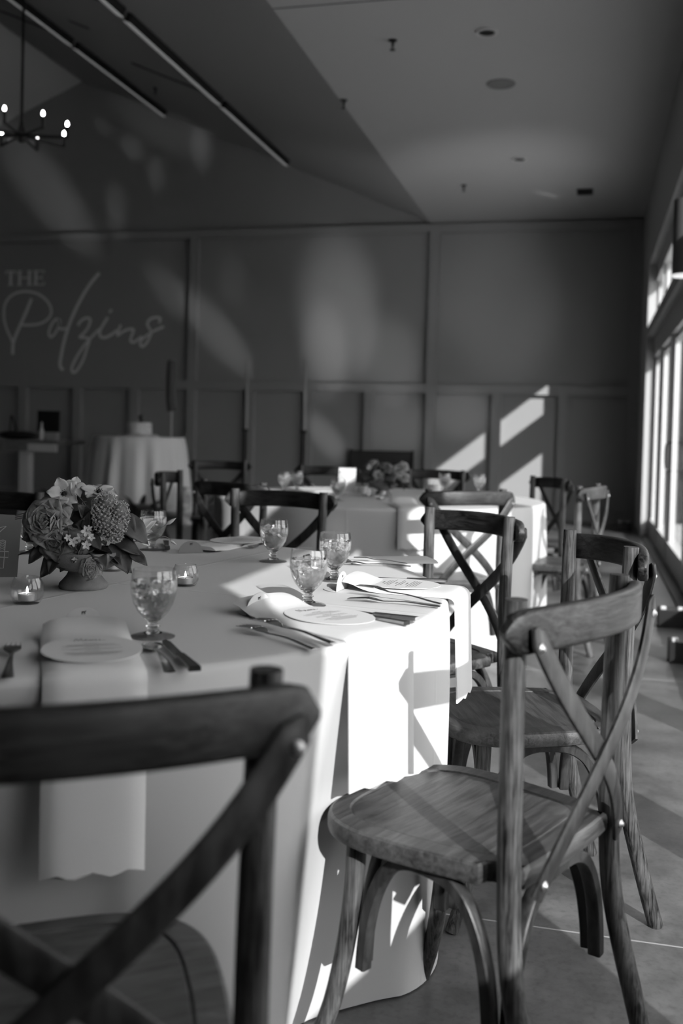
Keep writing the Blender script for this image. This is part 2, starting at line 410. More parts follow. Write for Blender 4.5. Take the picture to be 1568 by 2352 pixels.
struct('ceiling_left', MB().box(XL - .1, XE2, YF - .1, YB + .1, ZC, ZC + .12), M_CEIL)
gable = [(XL - .1, -.1), (XO, -.1), (XO, ZC + .1), (XE, ZC + .1), (XR, ZR + .1), (XE2, ZC + .1), (XL - .1, ZC + .1)]
struct('wall_back', prism(gable, YB, YB + .12), M_WALL)
struct('wall_front', prism(gable, YF - .12, YF), M_DARKROOM)
struct('wall_left', MB().box(XL - .12, XL, YF, YB, -.1, ZC + .1), M_DARKROOM)

M_BACKDROP = plain('backdrop_dark', 0.045, 0.9, 0.1, mott=0.5, mscale=5)
struct('backdrop_block', MB().box(0.86, 14, 14.6, 16.0, -0.02, 4.4), M_BACKDROP)  # added dark block outside, keeps bright sky out of the panes
# panelling on the back wall, one piece of joinery per run
ty = YB - 0.085
nt_ = [0]
def trim(mb, mat):
    nt_[0] += 1
    return struct('trim_%d' % nt_[0], mb, mat)
trim(MB().box(XL, XW, ty, YB, 3.955, 4.075), M_WALL)
trim(MB().box(XL, XW, ty - .006, YB, 1.715, 1.84), M_WALL)
trim(MB().box(XL, XW, ty, YB, 0, 0.14), M_WALL)
for x in (-12.9, -9.37, -5.78, -2.19):
    trim(MB().box(x - .068, x + .068, ty, YB, 1.84, 3.955), M_WALL)
xs = [-14.1, -13.2, -12.3, -11.4, -10.5, -9.48, -8.585, -7.65, -6.705, -5.78, -4.86, -3.97, -3.075, -2.19, -1.27, -0.37]
for x in xs:
    trim(MB().box(x - .066, x + .066, ty, YB, 0.14, 1.715), M_WALL)
trim(MB().box(0.49, XW, ty, YB, 0.14, 3.955), M_WALL)
# dark joints: across the aisle ceiling, along the vault edge
trim(MB().box(XE, XW, 6.765, 6.777, ZC - .002, ZC + .01), M_JOINT)

# glazed wall on the right
def wbox(nm, *a): return struct(nm, MB().box(*a), M_SIDE)
Y0, Y1 = -0.19, 12.22
wbox('wall_right', XW, XO, -2.0, Y0, 0, ZC)
wbox('wall_right_rear', XW, XO, YF - .1, -2.55, 0, ZC)
wbox('wall_right_over', XW, XO, -2.55, -2.0, 2.10, ZC)
wbox('wall_right_end', XW, XO, Y1, YB, 0, ZC)
wbox('wall_right_band', XW, XO, Y0, Y1, 2.33, 2.45)
wbox('wall_right_top', XW, XO, Y0, Y1, 3.18, ZC)
trim(MB().box(0.69, 0.83, Y0, Y1, 2.10, 2.33), M_FRAME)       # head of the doors
trim(MB().box(0.69, 0.83, Y0, Y1, 2.98, 3.18), M_FRAME)
trim(MB().box(0.69, 0.83, Y0, Y1, 2.45, 2.50), M_FRAME)
MUL = [0.98, 2.27, 3.68, 5.02, 6.38, 7.75, 9.55, 10.98, 12.22]
for y in MUL[:-1]:
    w = 0.13 if y < 12 else 0.25
    trim(MB().box(0.69, 0.752, y, y + w, 0, 2.10), M_FRAME)
    trim(MB().box(0.69, 0.752, y, y + (0.11 if y < 12 else .25), 2.50, 2.98), M_FRAME)
ys = [Y0] + [m + .13 for m in MUL[:-1]]
for i, (a, c) in enumerate(zip(ys, MUL)):
    zb = 0.95 if i == 0 else 0.22  # first bay's solid lower panel is unseen, added to block low sun
    fr = MB().box(0.70, 0.815, a, c, 0, zb)
    fr.box(0.722, 0.768, a, a + .085, zb, 2.10); fr.box(0.722, 0.768, c - .075, c, zb, 2.10); fr.box(0.735, 0.80, a, c, 2.06, 2.10)
    d = struct('door_%d' % (i + 1), fr, M_FRAME)
    MB().box(0.742, 0.748, a + .01, c - .01, zb - .01, 2.07).build('glass_pane', M_PANE, d)
    if i == 6:
        h = MB().tube(spline([(0.722, c - .04, 1.12), (0.675, c - .04, 1.10), (0.665, c - .04, 1.0), (0.675, c - .04, 0.88), (0.722, c - .04, 0.86)]), 0.009, 8)
        h.build('door_handle', M_BLACK, d)
    wd = struct('window_%d' % (i + 1), MB().box(0.725, 0.765, a - .01, a + .03, 2.49, 2.98).box(0.725, 0.765, c - .03, c + .01, 2.49, 2.98), M_FRAME)
    MB().box(0.742, 0.748, a, c, 2.49, 2.99).build('glass_pane', M_PANE, wd)
for i, a in enumerate((-2.55,)):  # unseen rear door, added to let in fill light behind the camera
    fr = MB().box(0.70, 0.815, a, a + .55, 0, 0.22).box(0.70, 0.82, a, a + .06, .22, 2.10).box(0.70, 0.82, a + .49, a + .55, .22, 2.10)
    d = struct('door_%d' % (i + 10), fr, M_FRAME)
    MB().box(0.742, 0.748, a + .05, a + .50, .21, 2.10).build('glass_pane', M_PANE, d)
trim(MB().box(XW, 0.70, 1.1, Y1, 0, 0.02), M_THRESH)

# ------------------------------------------------------------------ cross-back chair (faces +Y)
def seat_outline(n=7):
    half = [(0.0, 0.212), (0.07, 0.210), (0.13, 0.199), (0.175, 0.172), (0.203, 0.127), (0.213, 0.07), (0.210, 0.0), (0.202, -0.07), (0.194, -0.128)]
    sp = [(p.x, p.y) for p in spline([(x, y, 0) for x, y in half], 4)]
    R_ = sp + [(0.192, -0.142), (0.170, -0.146), (0.164, -0.156), (0.158, -0.205), (0.10, -0.209), (0.0, -0.211)]
    return R_ + [(-x, y) for x, y in reversed(R_[1:-1])]
def inset(pts, d):
    n = len(pts); out = []
    for i in range(n):
        a = Vector(pts[i - 1]); b_ = Vector(pts[i]); c = Vector(pts[(i + 1) % n])
        t = (c - a).normalized(); out.append((b_.x - t.y * d * -1 * -1, b_.y + t.x * d * -1 * -1) if False else (b_.x - d * (t.y) * -1 * -1, b_.y))
    return out
def scaled(pts, d, rear=1.0):
    # pull the outline in by d all round, keeping a margin from the notched rear
    out = []
    for x, y in pts:
        kx = max(0.0, 1 - d / 0.212); ky = max(0.0, 1 - d / 0.216)
        out.append((x * kx, 0.005 + (y - 0.005) * ky))
    return out
def smooth_panel(k):
    # the recessed panel: a rounded trapezoid following the front of the seat
    half = [(0.0, 0.180), (0.07, 0.178), (0.12, 0.165), (0.155, 0.132), (0.168, 0.08), (0.166, 0.0), (0.158, -0.07), (0.148, -0.125), (0.12, -0.158), (0.06, -0.165)]
    sp = [(p.x * k, p.y * k) for p in spline([(x, y, 0) for x, y in half], 4)] + [(0.0, -0.166 * k)]
    return sp + [(-x, y) for x, y in reversed(sp[1:-1])]
def chair_proto(label, group):
    t = thing('crossback_chair', label, 'chair', group=group)
    o = seat_outline()
    R = []
    for d, z in ((0.012, 0.424), (0.002, 0.428), (0.0, 0.434), (0.0, 0.450), (0.002, 0.457), (0.007, 0.460)):
        R.append([(x, y, z) for x, y in scaled(o, d)])
    mb = MB().rings(R, True, False)
    # top: resample the rim and the panel loops by angle so that they join up
    N = 72
    def loop(pts, z):
        res = []
        n = len(pts)
        for k in range(N):
            a = 2 * PI * k / N; dx, dy = math.cos(a), math.sin(a); best = None
            for i in range(n):
                x1, y1 = pts[i]; x2, y2 = pts[(i + 1) % n]
                ex, ey = x2 - x1, y2 - y1; den = dx * ey - dy * ex
                if abs(den) < 1e-12: continue
                tt = (x1 * ey - y1 * ex) / den; uu = (x1 * dy - y1 * dx) / den
                if tt > 0 and -1e-6 <= uu <= 1 + 1e-6: best = tt if best is None else max(best, tt)
            res.append((best * dx, best * dy, z))
        return res
    oi = scaled(o, 0.007)
    top = [loop(oi, 0.460), loop(smooth_panel(1.0), 0.4602), loop(smooth_panel(0.985), 0.4565), loop(smooth_panel(0.965), 0.4585), loop(smooth_panel(0.7), 0.4565), loop(smooth_panel(0.35), 0.455)]
    mb.rings(top, False, True)
    seat = mb.build('seat', M_WSEAT, t, 30)
    for s in (-1, 1):
        MB().tube(spline([(s * .200, -.285, 0), (s * .196, -.250, .12), (s * .191, -.205, .30), (s * .189, -.194, .46), (s * .190, -.193, .62), (s * .193, -.194, .76), (s * .196, -.197, .885)], 5),
                  lambda q: 0.0175 + 0.0015 * math.sin(PI * q), 14).build('rear_post', M_WZ, t, 50)
        MB().tube(spline([(s * .150, .125, .426), (s * .155, .132, .28), (s * .168, .158, .12), (s * .190, .200, 0)], 5),
                  lambda q: 0.0185 - 0.003 * q, 12).build('front_leg', M_WZ, t, 50)
    # top rail, bent around the backs of the posts
    path = []; n = 28
    for i in range(n + 1):
        x = -0.247 + 0.494 * i / n
        path.append((x, -0.227 - 0.042 * (1 - (x / 0.196) ** 2), 0.838 + 0.010 * (1 - (x / .25) ** 2)))
    def rs(i, q):
        x = abs(-0.247 + 0.494 * q)
        e = 1.0 if x < 0.214 else math.sqrt(max(0.02, 1 - ((x - 0.214) / 0.0335) ** 2))
        hh, tt = 0.0335 * e, 0.0125 * (0.7 + 0.3 * e)
        return [(tt * c1, hh * c2) for c1, c2 in ((-1, -.75), (-.8, -.93), (-.4, -1), (.4, -1), (.8, -.93), (1, -.75), (1, 0), (1, .75), (.8, .93), (.4, 1), (-.4, 1), (-.8, .93), (-1, .75), (-1, 0))]
    MB().sweep(path, rs).build('top_rail', M_WX, t, 50)
    # crossed slats, bent flat strips
    for s in (-1, 1):
        pts = []; m = 26
        for i in range(m + 1):
            q = i / m
            x = s * (0.222 - 0.392 * (q - 0.045 * math.sin(2 * PI * q)))
            z = 0.850 - 0.425 * q
            y = -0.2400 + 0.020 * q - 0.026 * math.sin(PI * q) - (0.0095 if s > 0 else 0.0)
            pts.append((x, y, z))
        def ss(i, q):
            e = 1.0
            if q < 0.05: e = math.sqrt(max(0.04, 1 - ((0.05 - q) / 0.05) ** 2))
            return [(0.0042 * a, 0.0185 * e * b_) for a, b_ in ((-1, -.85), (-.6, -1), (.6, -1), (1, -.85), (1, .85), (.6, 1), (-.6, 1), (-1, .85))]
        # side axis = across thickness (Y): choose up so that the strip is flat to the back
        P = [Vector(p) for p in pts]; R = []
        for i, p in enumerate(P):
            tv = (P[min(i + 1, m)] - P[max(i - 1, 0)]).normalized()
            nrm = Vector((0, 1, 0)); nrm = (nrm - tv * nrm.dot(tv)).normalized(); wv = tv.cross(nrm)
            R.append([tuple(p + nrm * a + wv * b_) for a, b_ in ss(i, i / m)])
        sl = MB().rings(R).build('cross_slat', M_WSLAT, t, 50)
        for q0 in (1, m - 1):
            p = P[q0 if q0 == 1 else m - 1]
            rr = Matrix.Translation((p.x, p.y - 0.0035, p.z - (0.014 if q0 == 1 else -.004))) @ Matrix.Rotation(PI / 2, 4, 'X')
            MB().lathe([(0.0085, 0), (0.0085, 0.003), (0.005, 0.006), (0.003, 0.008)], 10, rr).build('bolt', M_BOLT, sl)
    # bent arches under the seat
    def arch(a, b_, axis):
        ax, ay, bx, by = a[0], a[1], b_[0], b_[1]
        hp = [(0.0, .195), (0.015, .245), (0.05, .300), (0.115, .350), (0.21, .390), (0.34, .411), (0.5, .415)]
        prof = hp + [(1 - u, z) for u, z in reversed(hp[:-1])]
        pts = spline([(ax + (bx - ax) * u, ay + (by - ay) * u, z) for u, z in prof], 3)
        d = Vector((bx - ax, by - ay, 0)).normalized(); nrm = d.cross(Vector((0, 0, 1)))
        P = pts; R = []; k = len(P)
        for i, p in enumerate(P):
            tv = (P[min(i + 1, k - 1)] - P[max(i - 1, 0)]).normalized(); wv = tv.cross(nrm).normalized()
            R.append([tuple(p + nrm * u + wv * v) for u, v in ((-.012, -.0085), (-.009, -.011), (.009, -.011), (.012, -.0085), (.012, .0085), (.009, .011), (-.009, .011), (-.012, .0085))])
        return MB().rings(R)
    arch((-.128, .118), (.128, .118), 0).build('arch_brace', M_WSLAT, t, 50)
    arch((-.165, -.188), (.165, -.188), 0).build('arch_brace', M_WSLAT, t, 50)
    for s in (-1, 1):
        arch((s * .150, .105), (s * .181, -.165), 1).build('arch_brace', M_WSLAT, t, 50)
    return t

CH = [  # x, y, facing, label, group
    (-0.588, 1.030, (-.56, .83), 'dark crossback chair in shadow at the bottom left corner, back to the viewer', 'chairs at the near table'),
    (-0.200, 1.788, (-.9135, .4067), 'nearest sunlit crossback chair, sharp shadows across its seat', 'chairs at the near table'),
    (-0.155, 2.500, (-.930, -.367), 'sunlit crossback chair right behind the nearest sunlit one, farthest right of the near table', 'chairs at the near table'),
    (-0.510, 3.090, (-.68, -.735), 'crossback chair at the far right rim of the near table, dark streaked rail facing us', 'chairs at the near table'),
    (-1.253, 3.740, (-.08, -.99), 'dark crossback chair behind the four water goblets at the far rim of the near table', 'chairs at the near table'),
    (-2.080, 3.030, (.25, -.97), 'crossback chair cut off at the left edge behind the pale flowers', 'chairs at the near table'),
    (-1.590, 4.740, (.38, .92), 'crossback chair with a sunlit patch on its rail, left near side of the far table', 'chairs at the far table'),
    (-0.662, 4.780, (-.592, .806), 'crossback chair with half its rail sunlit, in front of the far table', 'chairs at the far table'),
    (-0.190, 5.580, (-.97, .24), 'crossback chair seen edge-on with a lit seat, right of the far table', 'chairs at the far table'),
    (-0.415, 6.310, (-.85, -.526), 'black silhouetted crossback chair against the lit patch, far right of the far table', 'chairs at the far table'),
    (-1.070, 6.900, (-.05, -1), 'crossback chair behind the far table, right of its flower bowl', 'chairs at the far table'),
    (-1.835, 6.850, (.08, -1), 'crossback chair behind the far table, left of its flower bowl by the white card', 'chairs at the far table'),
    (-2.760, 7.250, (.35, -.94), 'dark crossback chair at the far left of the far table, under the left candlestick', 'chairs at the far table'),
    (-2.120, 5.350, (.98, .16), 'dark crossback chair seen edge-on in front of the cake table', 'chairs at the far table'),
]
proto = None
for x, y, fc, lab, grp in CH:
    rz = rz_face(*fc)
    if proto is None:
        proto = chair_proto(lab, grp); proto.location = (x, y, 0); proto.rotation_euler = (0, 0, rz)
    else:
        dup(proto, lab, (x, y, 0), rz, grp)

# ------------------------------------------------------------------ tablecloths
T = 0.765
def tablecloth(c, R, ztop, zhem, nf, ph, pull, amp, label, seed, mat=None, wob=0.0, NA=288):
    rn = random.Random(seed)
    sec = [(k, rn.uniform(-1, 1), rn.uniform(0, 6.28)) for k in (2, 3, 5, 13, 17)]
    def F(a):
        v = math.cos(nf * (a - ph) + 0.35 * math.sin(2 * a + seed))
        v = math.copysign(abs(v) ** 0.75, v)
        w = sum(q * math.cos(k * a + p) for k, q, p in sec) * 0.14
        return v * 0.85 + w
    rows = []
    rad = [(0.0, 0), (0.3, 0), (0.55, 0), (0.75, 0), (0.88, 0), (0.95, 0), (0.982, 0)]
    NS = 34
    R_ = []
    for q, _ in rad[1:]:
        R_.append([(R * q * math.cos(2 * PI * j / NA), R * q * math.sin(2 * PI * j / NA), 0.0) for j in range(NA)])
    rc = 0.016
    for k in range(1, 6):
        a = PI / 2 * k / 5
        R_.append([((R - rc + rc * math.sin(a)) * math.cos(2 * PI * j / NA), (R - rc + rc * math.sin(a)) * math.sin(2 * PI * j / NA), -rc * (1 - math.cos(a))) for j in range(NA)])
    H = ztop - zhem
    for k in range(1, NS + 1):
        t = k / NS
        row = []
        for j in range(NA):
            a = 2 * PI * j / NA
            r = R + t * pull + amp * F(a) * (t ** 0.65)
            zb = wob * 0.5 * (1 + math.cos(4 * a + seed))
            row.append((r * math.cos(a), r * math.sin(a), -rc - (H - rc - zb) * t))
        R_.append(row)
    mb = MB().rings(R_, False, False)
    V0 = (0.0, 0.0, 0.0); base = len(mb.v); mb.v.append(V0)
    for j in range(NA):
        mb.f.append((base, j, (j + 1) % NA)); mb.sm.append(True)
    o = mb.build('tablecloth', mat or M_CLOTH, None, 60, (c[0], c[1], ztop))
    tag(o, label, 'tablecloth', 'white round tablecloths')
    return o
C1, R1 = (-1.255, 2.12), 0.965
tablecloth(C1, R1, T, 0.004, 9, math.radians(0), -0.070, 0.085, 'large white cloth on the near round table, half in sun', 3)
C2, R2 = (-1.18, 5.70), 0.95
tablecloth(C2, R2, T, 0.004, 10, math.radians(-62), -0.02, 0.05, 'white cloth on the second round table, behind the near table', 5)

# ------------------------------------------------------------------ table things
def goblet_proto(label):
    t = thing('water_goblet', label, 'glass', group=None)
    MB().lathe([(0.002, 0.0), (0.0385, 0.0), (0.0388, 0.0015), (0.034, 0.0035), (0.018, 0.007), (0.002, 0.0075)], 40).build('foot', M_GLASS, t, 60)
    foot = [(0.002, 0.0072), (0.0165, 0.0072), (0.0105, 0.011), (0.0095, 0.016), (0.0125, 0.019), (0.0095, 0.023), (0.0100, 0.028), (0.016, 0.033), (0.002, 0.0335)]
    MB().lathe(foot, 40).build('stem', M_STEM_GLASS, t, 60)
    outer = [(0.003, 0.0335), (0.0165, 0.0335), (0.027, 0.045), (0.035, 0.060), (0.0395, 0.078), (0.0402, 0.092), (0.0388, 0.108), (0.0368, 0.1185)]
    inner = [(0.0352, 0.1185), (0.0372, 0.108), (0.0386, 0.092), (0.0379, 0.078), (0.0334, 0.060), (0.0254, 0.046), (0.014, 0.0365), (0.004, 0.034)]
    MB().lathe(outer + inner, 48).build('glass_bowl', M_BOWL, t, 60)
    w = MB().lathe([(0.0036, 0.0345), (0.0136, 0.037), (0.025, 0.0464), (0.033, 0.0602), (0.0375, 0.078), (0.0382, 0.092), (0.0379, 0.0985), (0.036, 0.0982), (0.015, 0.0980)], 40)
    w.build('water', M_WATER, t, 60)
    rn = random.Random(4)
    for k in range(5):
        a = k * 1.3; p = (0.019 * math.cos(a), 0.019 * math.sin(a), 0.094 - 0.007 * (k % 3))
        M = Matrix.Translation(p) @ Euler((rn.uniform(0, 3), rn.uniform(0, 3), rn.uniform(0, 3))).to_matrix().to_4x4()
        ic = MB().box(-.009, .009, -.009, .009, -.009, .009, M).build('ice_cube', M_ICE, t); bevel(ic, 0.003)
    return t
GOB = [(-0.731, 1.613, 'nearest water goblet on the shaded cloth, by the spoon and knife'),
       (-0.566, 2.022, 'iced water goblet in the sun, front one of the overlapping pair'),
       (-0.602, 2.388, 'iced water goblet in the sun, rear one of the overlapping pair'),
       (-0.848, 2.661, 'iced water goblet at the far edge of the sun patch, before the dark chair'),
       (-1.259, 2.763, 'water goblet half hidden behind the right side of the flower bowl'),
       (-1.537, 2.545, 'water goblet behind the big rose, beside the grey number card')]
gp = None
for x, y, lab in GOB:
    if gp is None:
        gp = goblet_proto(lab); gp.location = (x, y, T); gp['group'] = 'water goblets'
    else:
        dup(gp, lab, (x, y, T), rnd.uniform(0, 6), 'water goblets')
GOB2 = [(-1.786, 5.787, 'water goblet at far left of the second table, front one of two'),
        (-1.760, 5.967, 'water goblet at far left of the second table, rear one of two'),
        (-1.303, 5.196, 'tall-looking water goblet in front of the white card on the second table'),
        (-0.915, 6.514, 'dim water goblet behind the pale candle jar, right of the second table flowers'),
        (-0.683, 6.471, 'small bright water goblet at the right end of the second table')]
for x, y, lab in GOB2:
    dup(gp, lab, (x, y, T), rnd.uniform(0, 6), 'water goblets')

def votive(label, x, y, k=1.0, lit=True):
    t = thing('votive_glass', label, 'candle holder', (x, y, T), 0, 'globe votive glasses')
    prof = [(0.024, 0), (0.0265, 0.002), (0.0325, 0.014), (0.0345, 0.026), (0.0325, 0.040), (0.0275, 0.050), (0.0262, 0.053), (0.0248, 0.053), (0.0262, 0.049), (0.031, 0.039), (0.0328, 0.026), (0.031, 0.014), (0.0255, 0.0065), (0.006, 0.0055)]
    MB().lathe([(r * k, z * k) for r, z in prof], 40).build('glass_globe', M_GLASS, t, 60)
    c = thing('tealight', label.replace('globe votive glass', 'tealight candle inside the globe'), 'candle', (x, y, T + 0.0062 * k), 0, 'tealights in the votives')
    MB().lathe([(0.0185, 0), (0.0188, 0.0135), (0.0182, 0.0135), (0.0178, 0.011)], 28, None, True, False).build('tin_cup', M_TIN, c)
    MB().lathe([(0.0176, 0.0008), (0.0177, 0.011), (0.012, 0.0113), (0.003, 0.0108)], 28).build('wax', M_WAX, c)
    MB().tube([(0, 0, 0.0105), (0.001, 0, 0.016)], 0.0009, 6).build('wick', M_WICK, c)
    if lit:
        MB().lathe([(0.0008, 0.0135), (0.0024, 0.017), (0.0022, 0.021), (0.0012, 0.025), (0.0003, 0.0285)], 10).build('flame', M_FLAME, c)
votive('globe votive glass with lit candle, left of the stone flower bowl', -1.107, 1.826)
votive('globe votive glass with lit candle, just behind the nearest goblet', -0.903, 2.166, 0.93)
votive('globe votive glass mostly hidden behind the stone flower bowl', -1.165, 2.318, 0.9, False)
votive('globe votive glass in front of the flowers on the second table', -1.113, 5.408, 1.0, False)
votive('globe votive glass at the left foot of the flowers on the second table', -1.238, 5.640, 1.0, False)

# cutlery, lying along local +X (handle end at +X)
def fork_mb():
    mb = MB(); W = [(-0.100, .0), (-0.05, .0)]
    def zf(x): return 0.004 + (0.006 if x < -0.03 else 0) * min(1, (-0.03 - x) / 0.03) * (1 - 0.6 * max(0, (-0.06 - x) / 0.05)) + 0.004 * math.exp(-((x - 0.02) / 0.05) ** 2)
    def wid(x):
        if x < -0.052: return 0.0125
        if x < -0.035: return 0.0125 - 0.0095 * ((x + 0.052) / 0.017) ** 1.5
        return 0.0030 + 0.0055 * ((x + 0.035) / 0.135) ** 2
    xs_ = [-0.066 + 0.166 * i / 34 for i in range(35)]
    R = []
    for x in xs_:
        w_, z = wid(x), zf(x); e = 0.0011
        R.append([(x, -w_, z), (x, -w_ * .6, z - e), (x, w_ * .6, z - e), (x, w_, z), (x, w_ * .6, z + e), (x, -w_ * .6, z + e)])
    mb.rings(R)
    for k in range(4):
        y = -0.0105 + 0.007 * k
        mb.tube([(-0.064, y, zf(-0.064)), (-0.085, y, zf(-0.085)), (-0.112, y * .95, zf(-0.11) - 0.001)], lambda q: 0.0017 - 0.0009 * q, 6)
    return mb
def knife_mb():
    mb = MB(); R = []
    for i in range(31):
        x = -0.115 + 0.115 * i / 30
        w1 = 0.0095 * math.sqrt(max(0.02, 1 - ((-0.075 - x) / 0.042) ** 2)) if x < -0.075 else 0.0095
        R.append([(x, -w1, .0050), (x, 0.006 if x > -0.1 else w1 * .6, .0055), (x, 0.006 if x > -0.1 else w1 * .6, .0065), (x, -w1, .0058)])
    mb.rings(R, smooth=False)
    R = []
    for i in range(13):
        x = 0.0 + 0.105 * i / 12; w1 = 0.0062 + 0.0032 * (i / 12); t_ = 0.0028 + .001 * i / 12
        R.append([(x, -w1, .0032), (x, w1, .0032), (x, w1, .0032 + 2 * t_), (x, -w1, .0032 + 2 * t_)])
    mb.rings(R, smooth=False); return mb
def spoon_mb():
    mb = MB(); R = []
    for i in range(25):
        u = i / 24; x = -0.105 + 0.055 * u; w1 = 0.019 * math.sqrt(max(0.01, 1 - (2 * u - 1) ** 2)) * (1 - 0.15 * u); d = 0.006 * math.sin(PI * u)
        R.append([(x, w1 * c, 0.0085 - d * math.sqrt(max(0, 1 - c * c)) + (0.0 if c * c < 2 else 0)) for c in (-1, -.8, -.5, 0, .5, .8, 1)] + [(x, w1 * c, 0.0072 - d * math.sqrt(max(0, 1 - c * c))) for c in (1, .8, .5, 0, -.5, -.8, -1)])
    mb.rings(R)
    R = []
    for i in range(25):
        x = -0.053 + 0.155 * i / 24; w1 = 0.0032 + 0.006 * (i / 24) ** 1.3; z = 0.0082 + 0.005 * math.sin(PI * i / 24) - 0.003 * i / 24
        R.append([(x, -w1, z), (x, 0, z - .0012), (x, w1, z), (x, 0, z + .0012)])
    mb.rings(R); return mb
FORK = fork_mb(); KNIFE = knife_mb(); SPOON = spoon_mb(); ckit = {}
def cutlery(kind, head, tail, label, z=0.0, pitch=0.0, group=None, roll=0.0):
    nm = {'fork': 'dinner_fork', 'knife': 'dinner_knife', 'spoon': 'soup_spoon'}[kind]
    if kind not in ckit:
        o = {'fork': FORK, 'knife': KNIFE, 'spoon': SPOON}[kind].build(nm, M_STEEL, None, 40); ckit[kind] = o
    else:
        o = ckit[kind].copy(); COL.objects.link(o)
    h, t_ = Vector(head), Vector(tail); d = t_ - h
    o.location = ((h.x + t_.x) / 2, (h.y + t_.y) / 2, T + 0.0005 + z)
    o.rotation_euler = (roll, pitch, math.atan2(d.y, d.x))
    s_ = d.length / 0.212; o.scale = (s_, s_, s_)
    tag(o, label, kind, group or 'table cutlery')
cutlery('fork', (-0.905, 1.455), (-0.790, 1.255), 'shaded fork cut off at the left edge, beside the nearest napkin')
cutlery('spoon', (-0.700, 1.535), (-0.588, 1.362), 'soup spoon beside the nearest menu card, left of its knife')
cutlery('knife', (-0.683, 1.560), (-0.560, 1.388), 'dinner knife right of the soup spoon, at the foot of the nearest goblet')
cutlery('fork', (-0.606, 1.730), (-0.425, 1.592), 'front fork of the pair on the shadow edge, left of the sunlit menu')
cutlery('fork', (-0.600, 1.785), (-0.405, 1.632), 'rear fork of the pair on the shadow edge, nearer the sunlit napkin', 0.003)
cutlery('knife', (-0.514, 1.960), (-0.325, 1.862), 'front knife of the sunlit pair between the two sunlit menus')
cutlery('knife', (-0.495, 1.955), (-0.311, 1.897), 'rear knife of the sunlit pair between the two sunlit menus', 0.004)
cutlery('fork', (-0.493, 2.108), (-0.290, 2.088), 'lower fork in the sun beside the sharp sunlit menu')
cutlery('fork', (-0.488, 2.168), (-0.293, 2.118), 'upper fork in the sun with raised tines, beside the sharp sunlit menu', 0.010, 0.10)
cutlery('knife', (-0.530, 2.435), (-0.330, 2.452), 'thin dark knife along the far side of the sharp sunlit menu')
cutlery('fork', (-0.655, 2.675), (-0.460, 2.700), 'fork near the far rim in sun, tines towards the rear goblet')
cutlery('fork', (-0.625, 2.710), (-0.480, 2.745), 'fork near the far rim with tines tilted up', 0.008, 0.08)
cutlery('spoon', (-1.060, 2.915), (-0.990, 3.080), 'left dark spoon between the far napkin and the far goblet')
cutlery('spoon', (-1.012, 2.915), (-0.935, 3.065), 'right dark spoon between the far napkin and the far goblet')
cutlery('knife', (-1.200, 2.735), (-1.290, 2.930), 'dark knife left of the folded place card behind the flowers')
cutlery('fork', (-0.915, 4.895), (-0.860, 5.060), 'dark fork on the second table beside its sunlit napkin')
cutlery('knife', (-0.870, 4.890), (-0.815, 5.050), 'knife on the second table between its fork and sunlit napkin')

# napkins: folded strips, the near three hang over the rim
def napkin(c0, dirv, w, length, drop, label, th=0.012, puff=0.02, sc=0.0, off=0.006, center=C1, R=R1):
    d = Vector((dirv[0], dirv[1])).normalized(); n = Vector((-d.y, d.x))
    pts = []
    # path along the direction until the rim, then down the cloth
    p0 = Vector(c0)
    rel = p0 - Vector(center); b_ = rel.dot(d); cc = rel.dot(rel) - (R + off) ** 2
    srim = -b_ + math.sqrt(max(0, b_ * b_ - cc))
    flat = min(length, srim - 0.012) if drop > 0 else length
    m = 16
    for i in range(m + 1):
        s_ = flat * i / m; pts.append((s_, 0.0005 + puff * math.exp(-(s_ / 0.045) ** 2) * (1 if s_ > 0 else 1), Vector((0, 1))))
    if drop > 0:
        for k in range(1, 6):
            a = PI / 2 * k / 5; pts.append((flat + 0.014 * math.sin(a), -0.014 * (1 - math.cos(a)), Vector((math.sin(a), math.cos(a)))))
        for k in range(1, 15):
            q = k / 14; pts.append((flat + 0.014 + 0.010 * q, -0.014 - drop * q, Vector((1, 0))))
    R_ = []; nw = 12
    for i, (s_, z, nn) in enumerate(pts):
        low = []; up_ = []
        for j in range(nw + 1):
            u = -1 + 2 * j / nw
            e = th * (1 - 0.75 * abs(u) ** 6)
            ww = w / 2 * (1 - 0.05 * math.exp(-(s_ / 0.05) ** 2)) * u + sc * 0.0
            q = p0 + d * s_ + n * ww
            zz = z
            if drop > 0 and i == len(pts) - 1: zz += 0.004 * math.cos(9 * u)
            pu = puff * 0.35 * (u * u) * math.exp(-(s_ / 0.05) ** 2)
            low.append((q.x, q.y, T + zz - pu * 0 + 0.0003))
            up_.append((q.x + d.x * nn.x * e, q.y + d.y * nn.x * e, T + zz + nn.y * e - pu * .5))
        R_.append(low + list(reversed(up_)))
    o = MB().rings(R_).build('napkin', M_NAPKIN, None, 50)
    return tag(o, label, 'napkin', 'folded white napkins')
napkin((-0.848, 1.585), (0.52, -0.85), 0.150, 0.6, 0.272, 'shaded white napkin hanging over the rim behind the bottom left chair')
napkin((-0.636, 1.938), (0.84, -0.54), 0.165, 0.6, 0.245, 'sunlit white napkin hanging off the rim with a chair shadow on it')
napkin((-0.540, 2.315), (0.997, -0.07), 0.160, 0.6, 0.215, 'sunlit white napkin under the sharp menu, draped off the right rim', off=0.028)
napkin((-1.120, 2.775), (0.10, 1.0), 0.125, 0.38, 0, 'folded napkin with dark edges at the far side behind the flowers', puff=0.006)
napkin((-0.660, 2.760), (0.80, 0.42), 0.140, 0.25, 0, 'flat sunlit napkin near the far rim behind the rear goblet', th=0.008, puff=0.0)
napkin((-0.935, 5.10), (0.35, -0.93), 0.150, 0.5, 0.18, 'sunlit white napkin on the right front rim of the second table', puff=0.03, center=C2, R=R2)
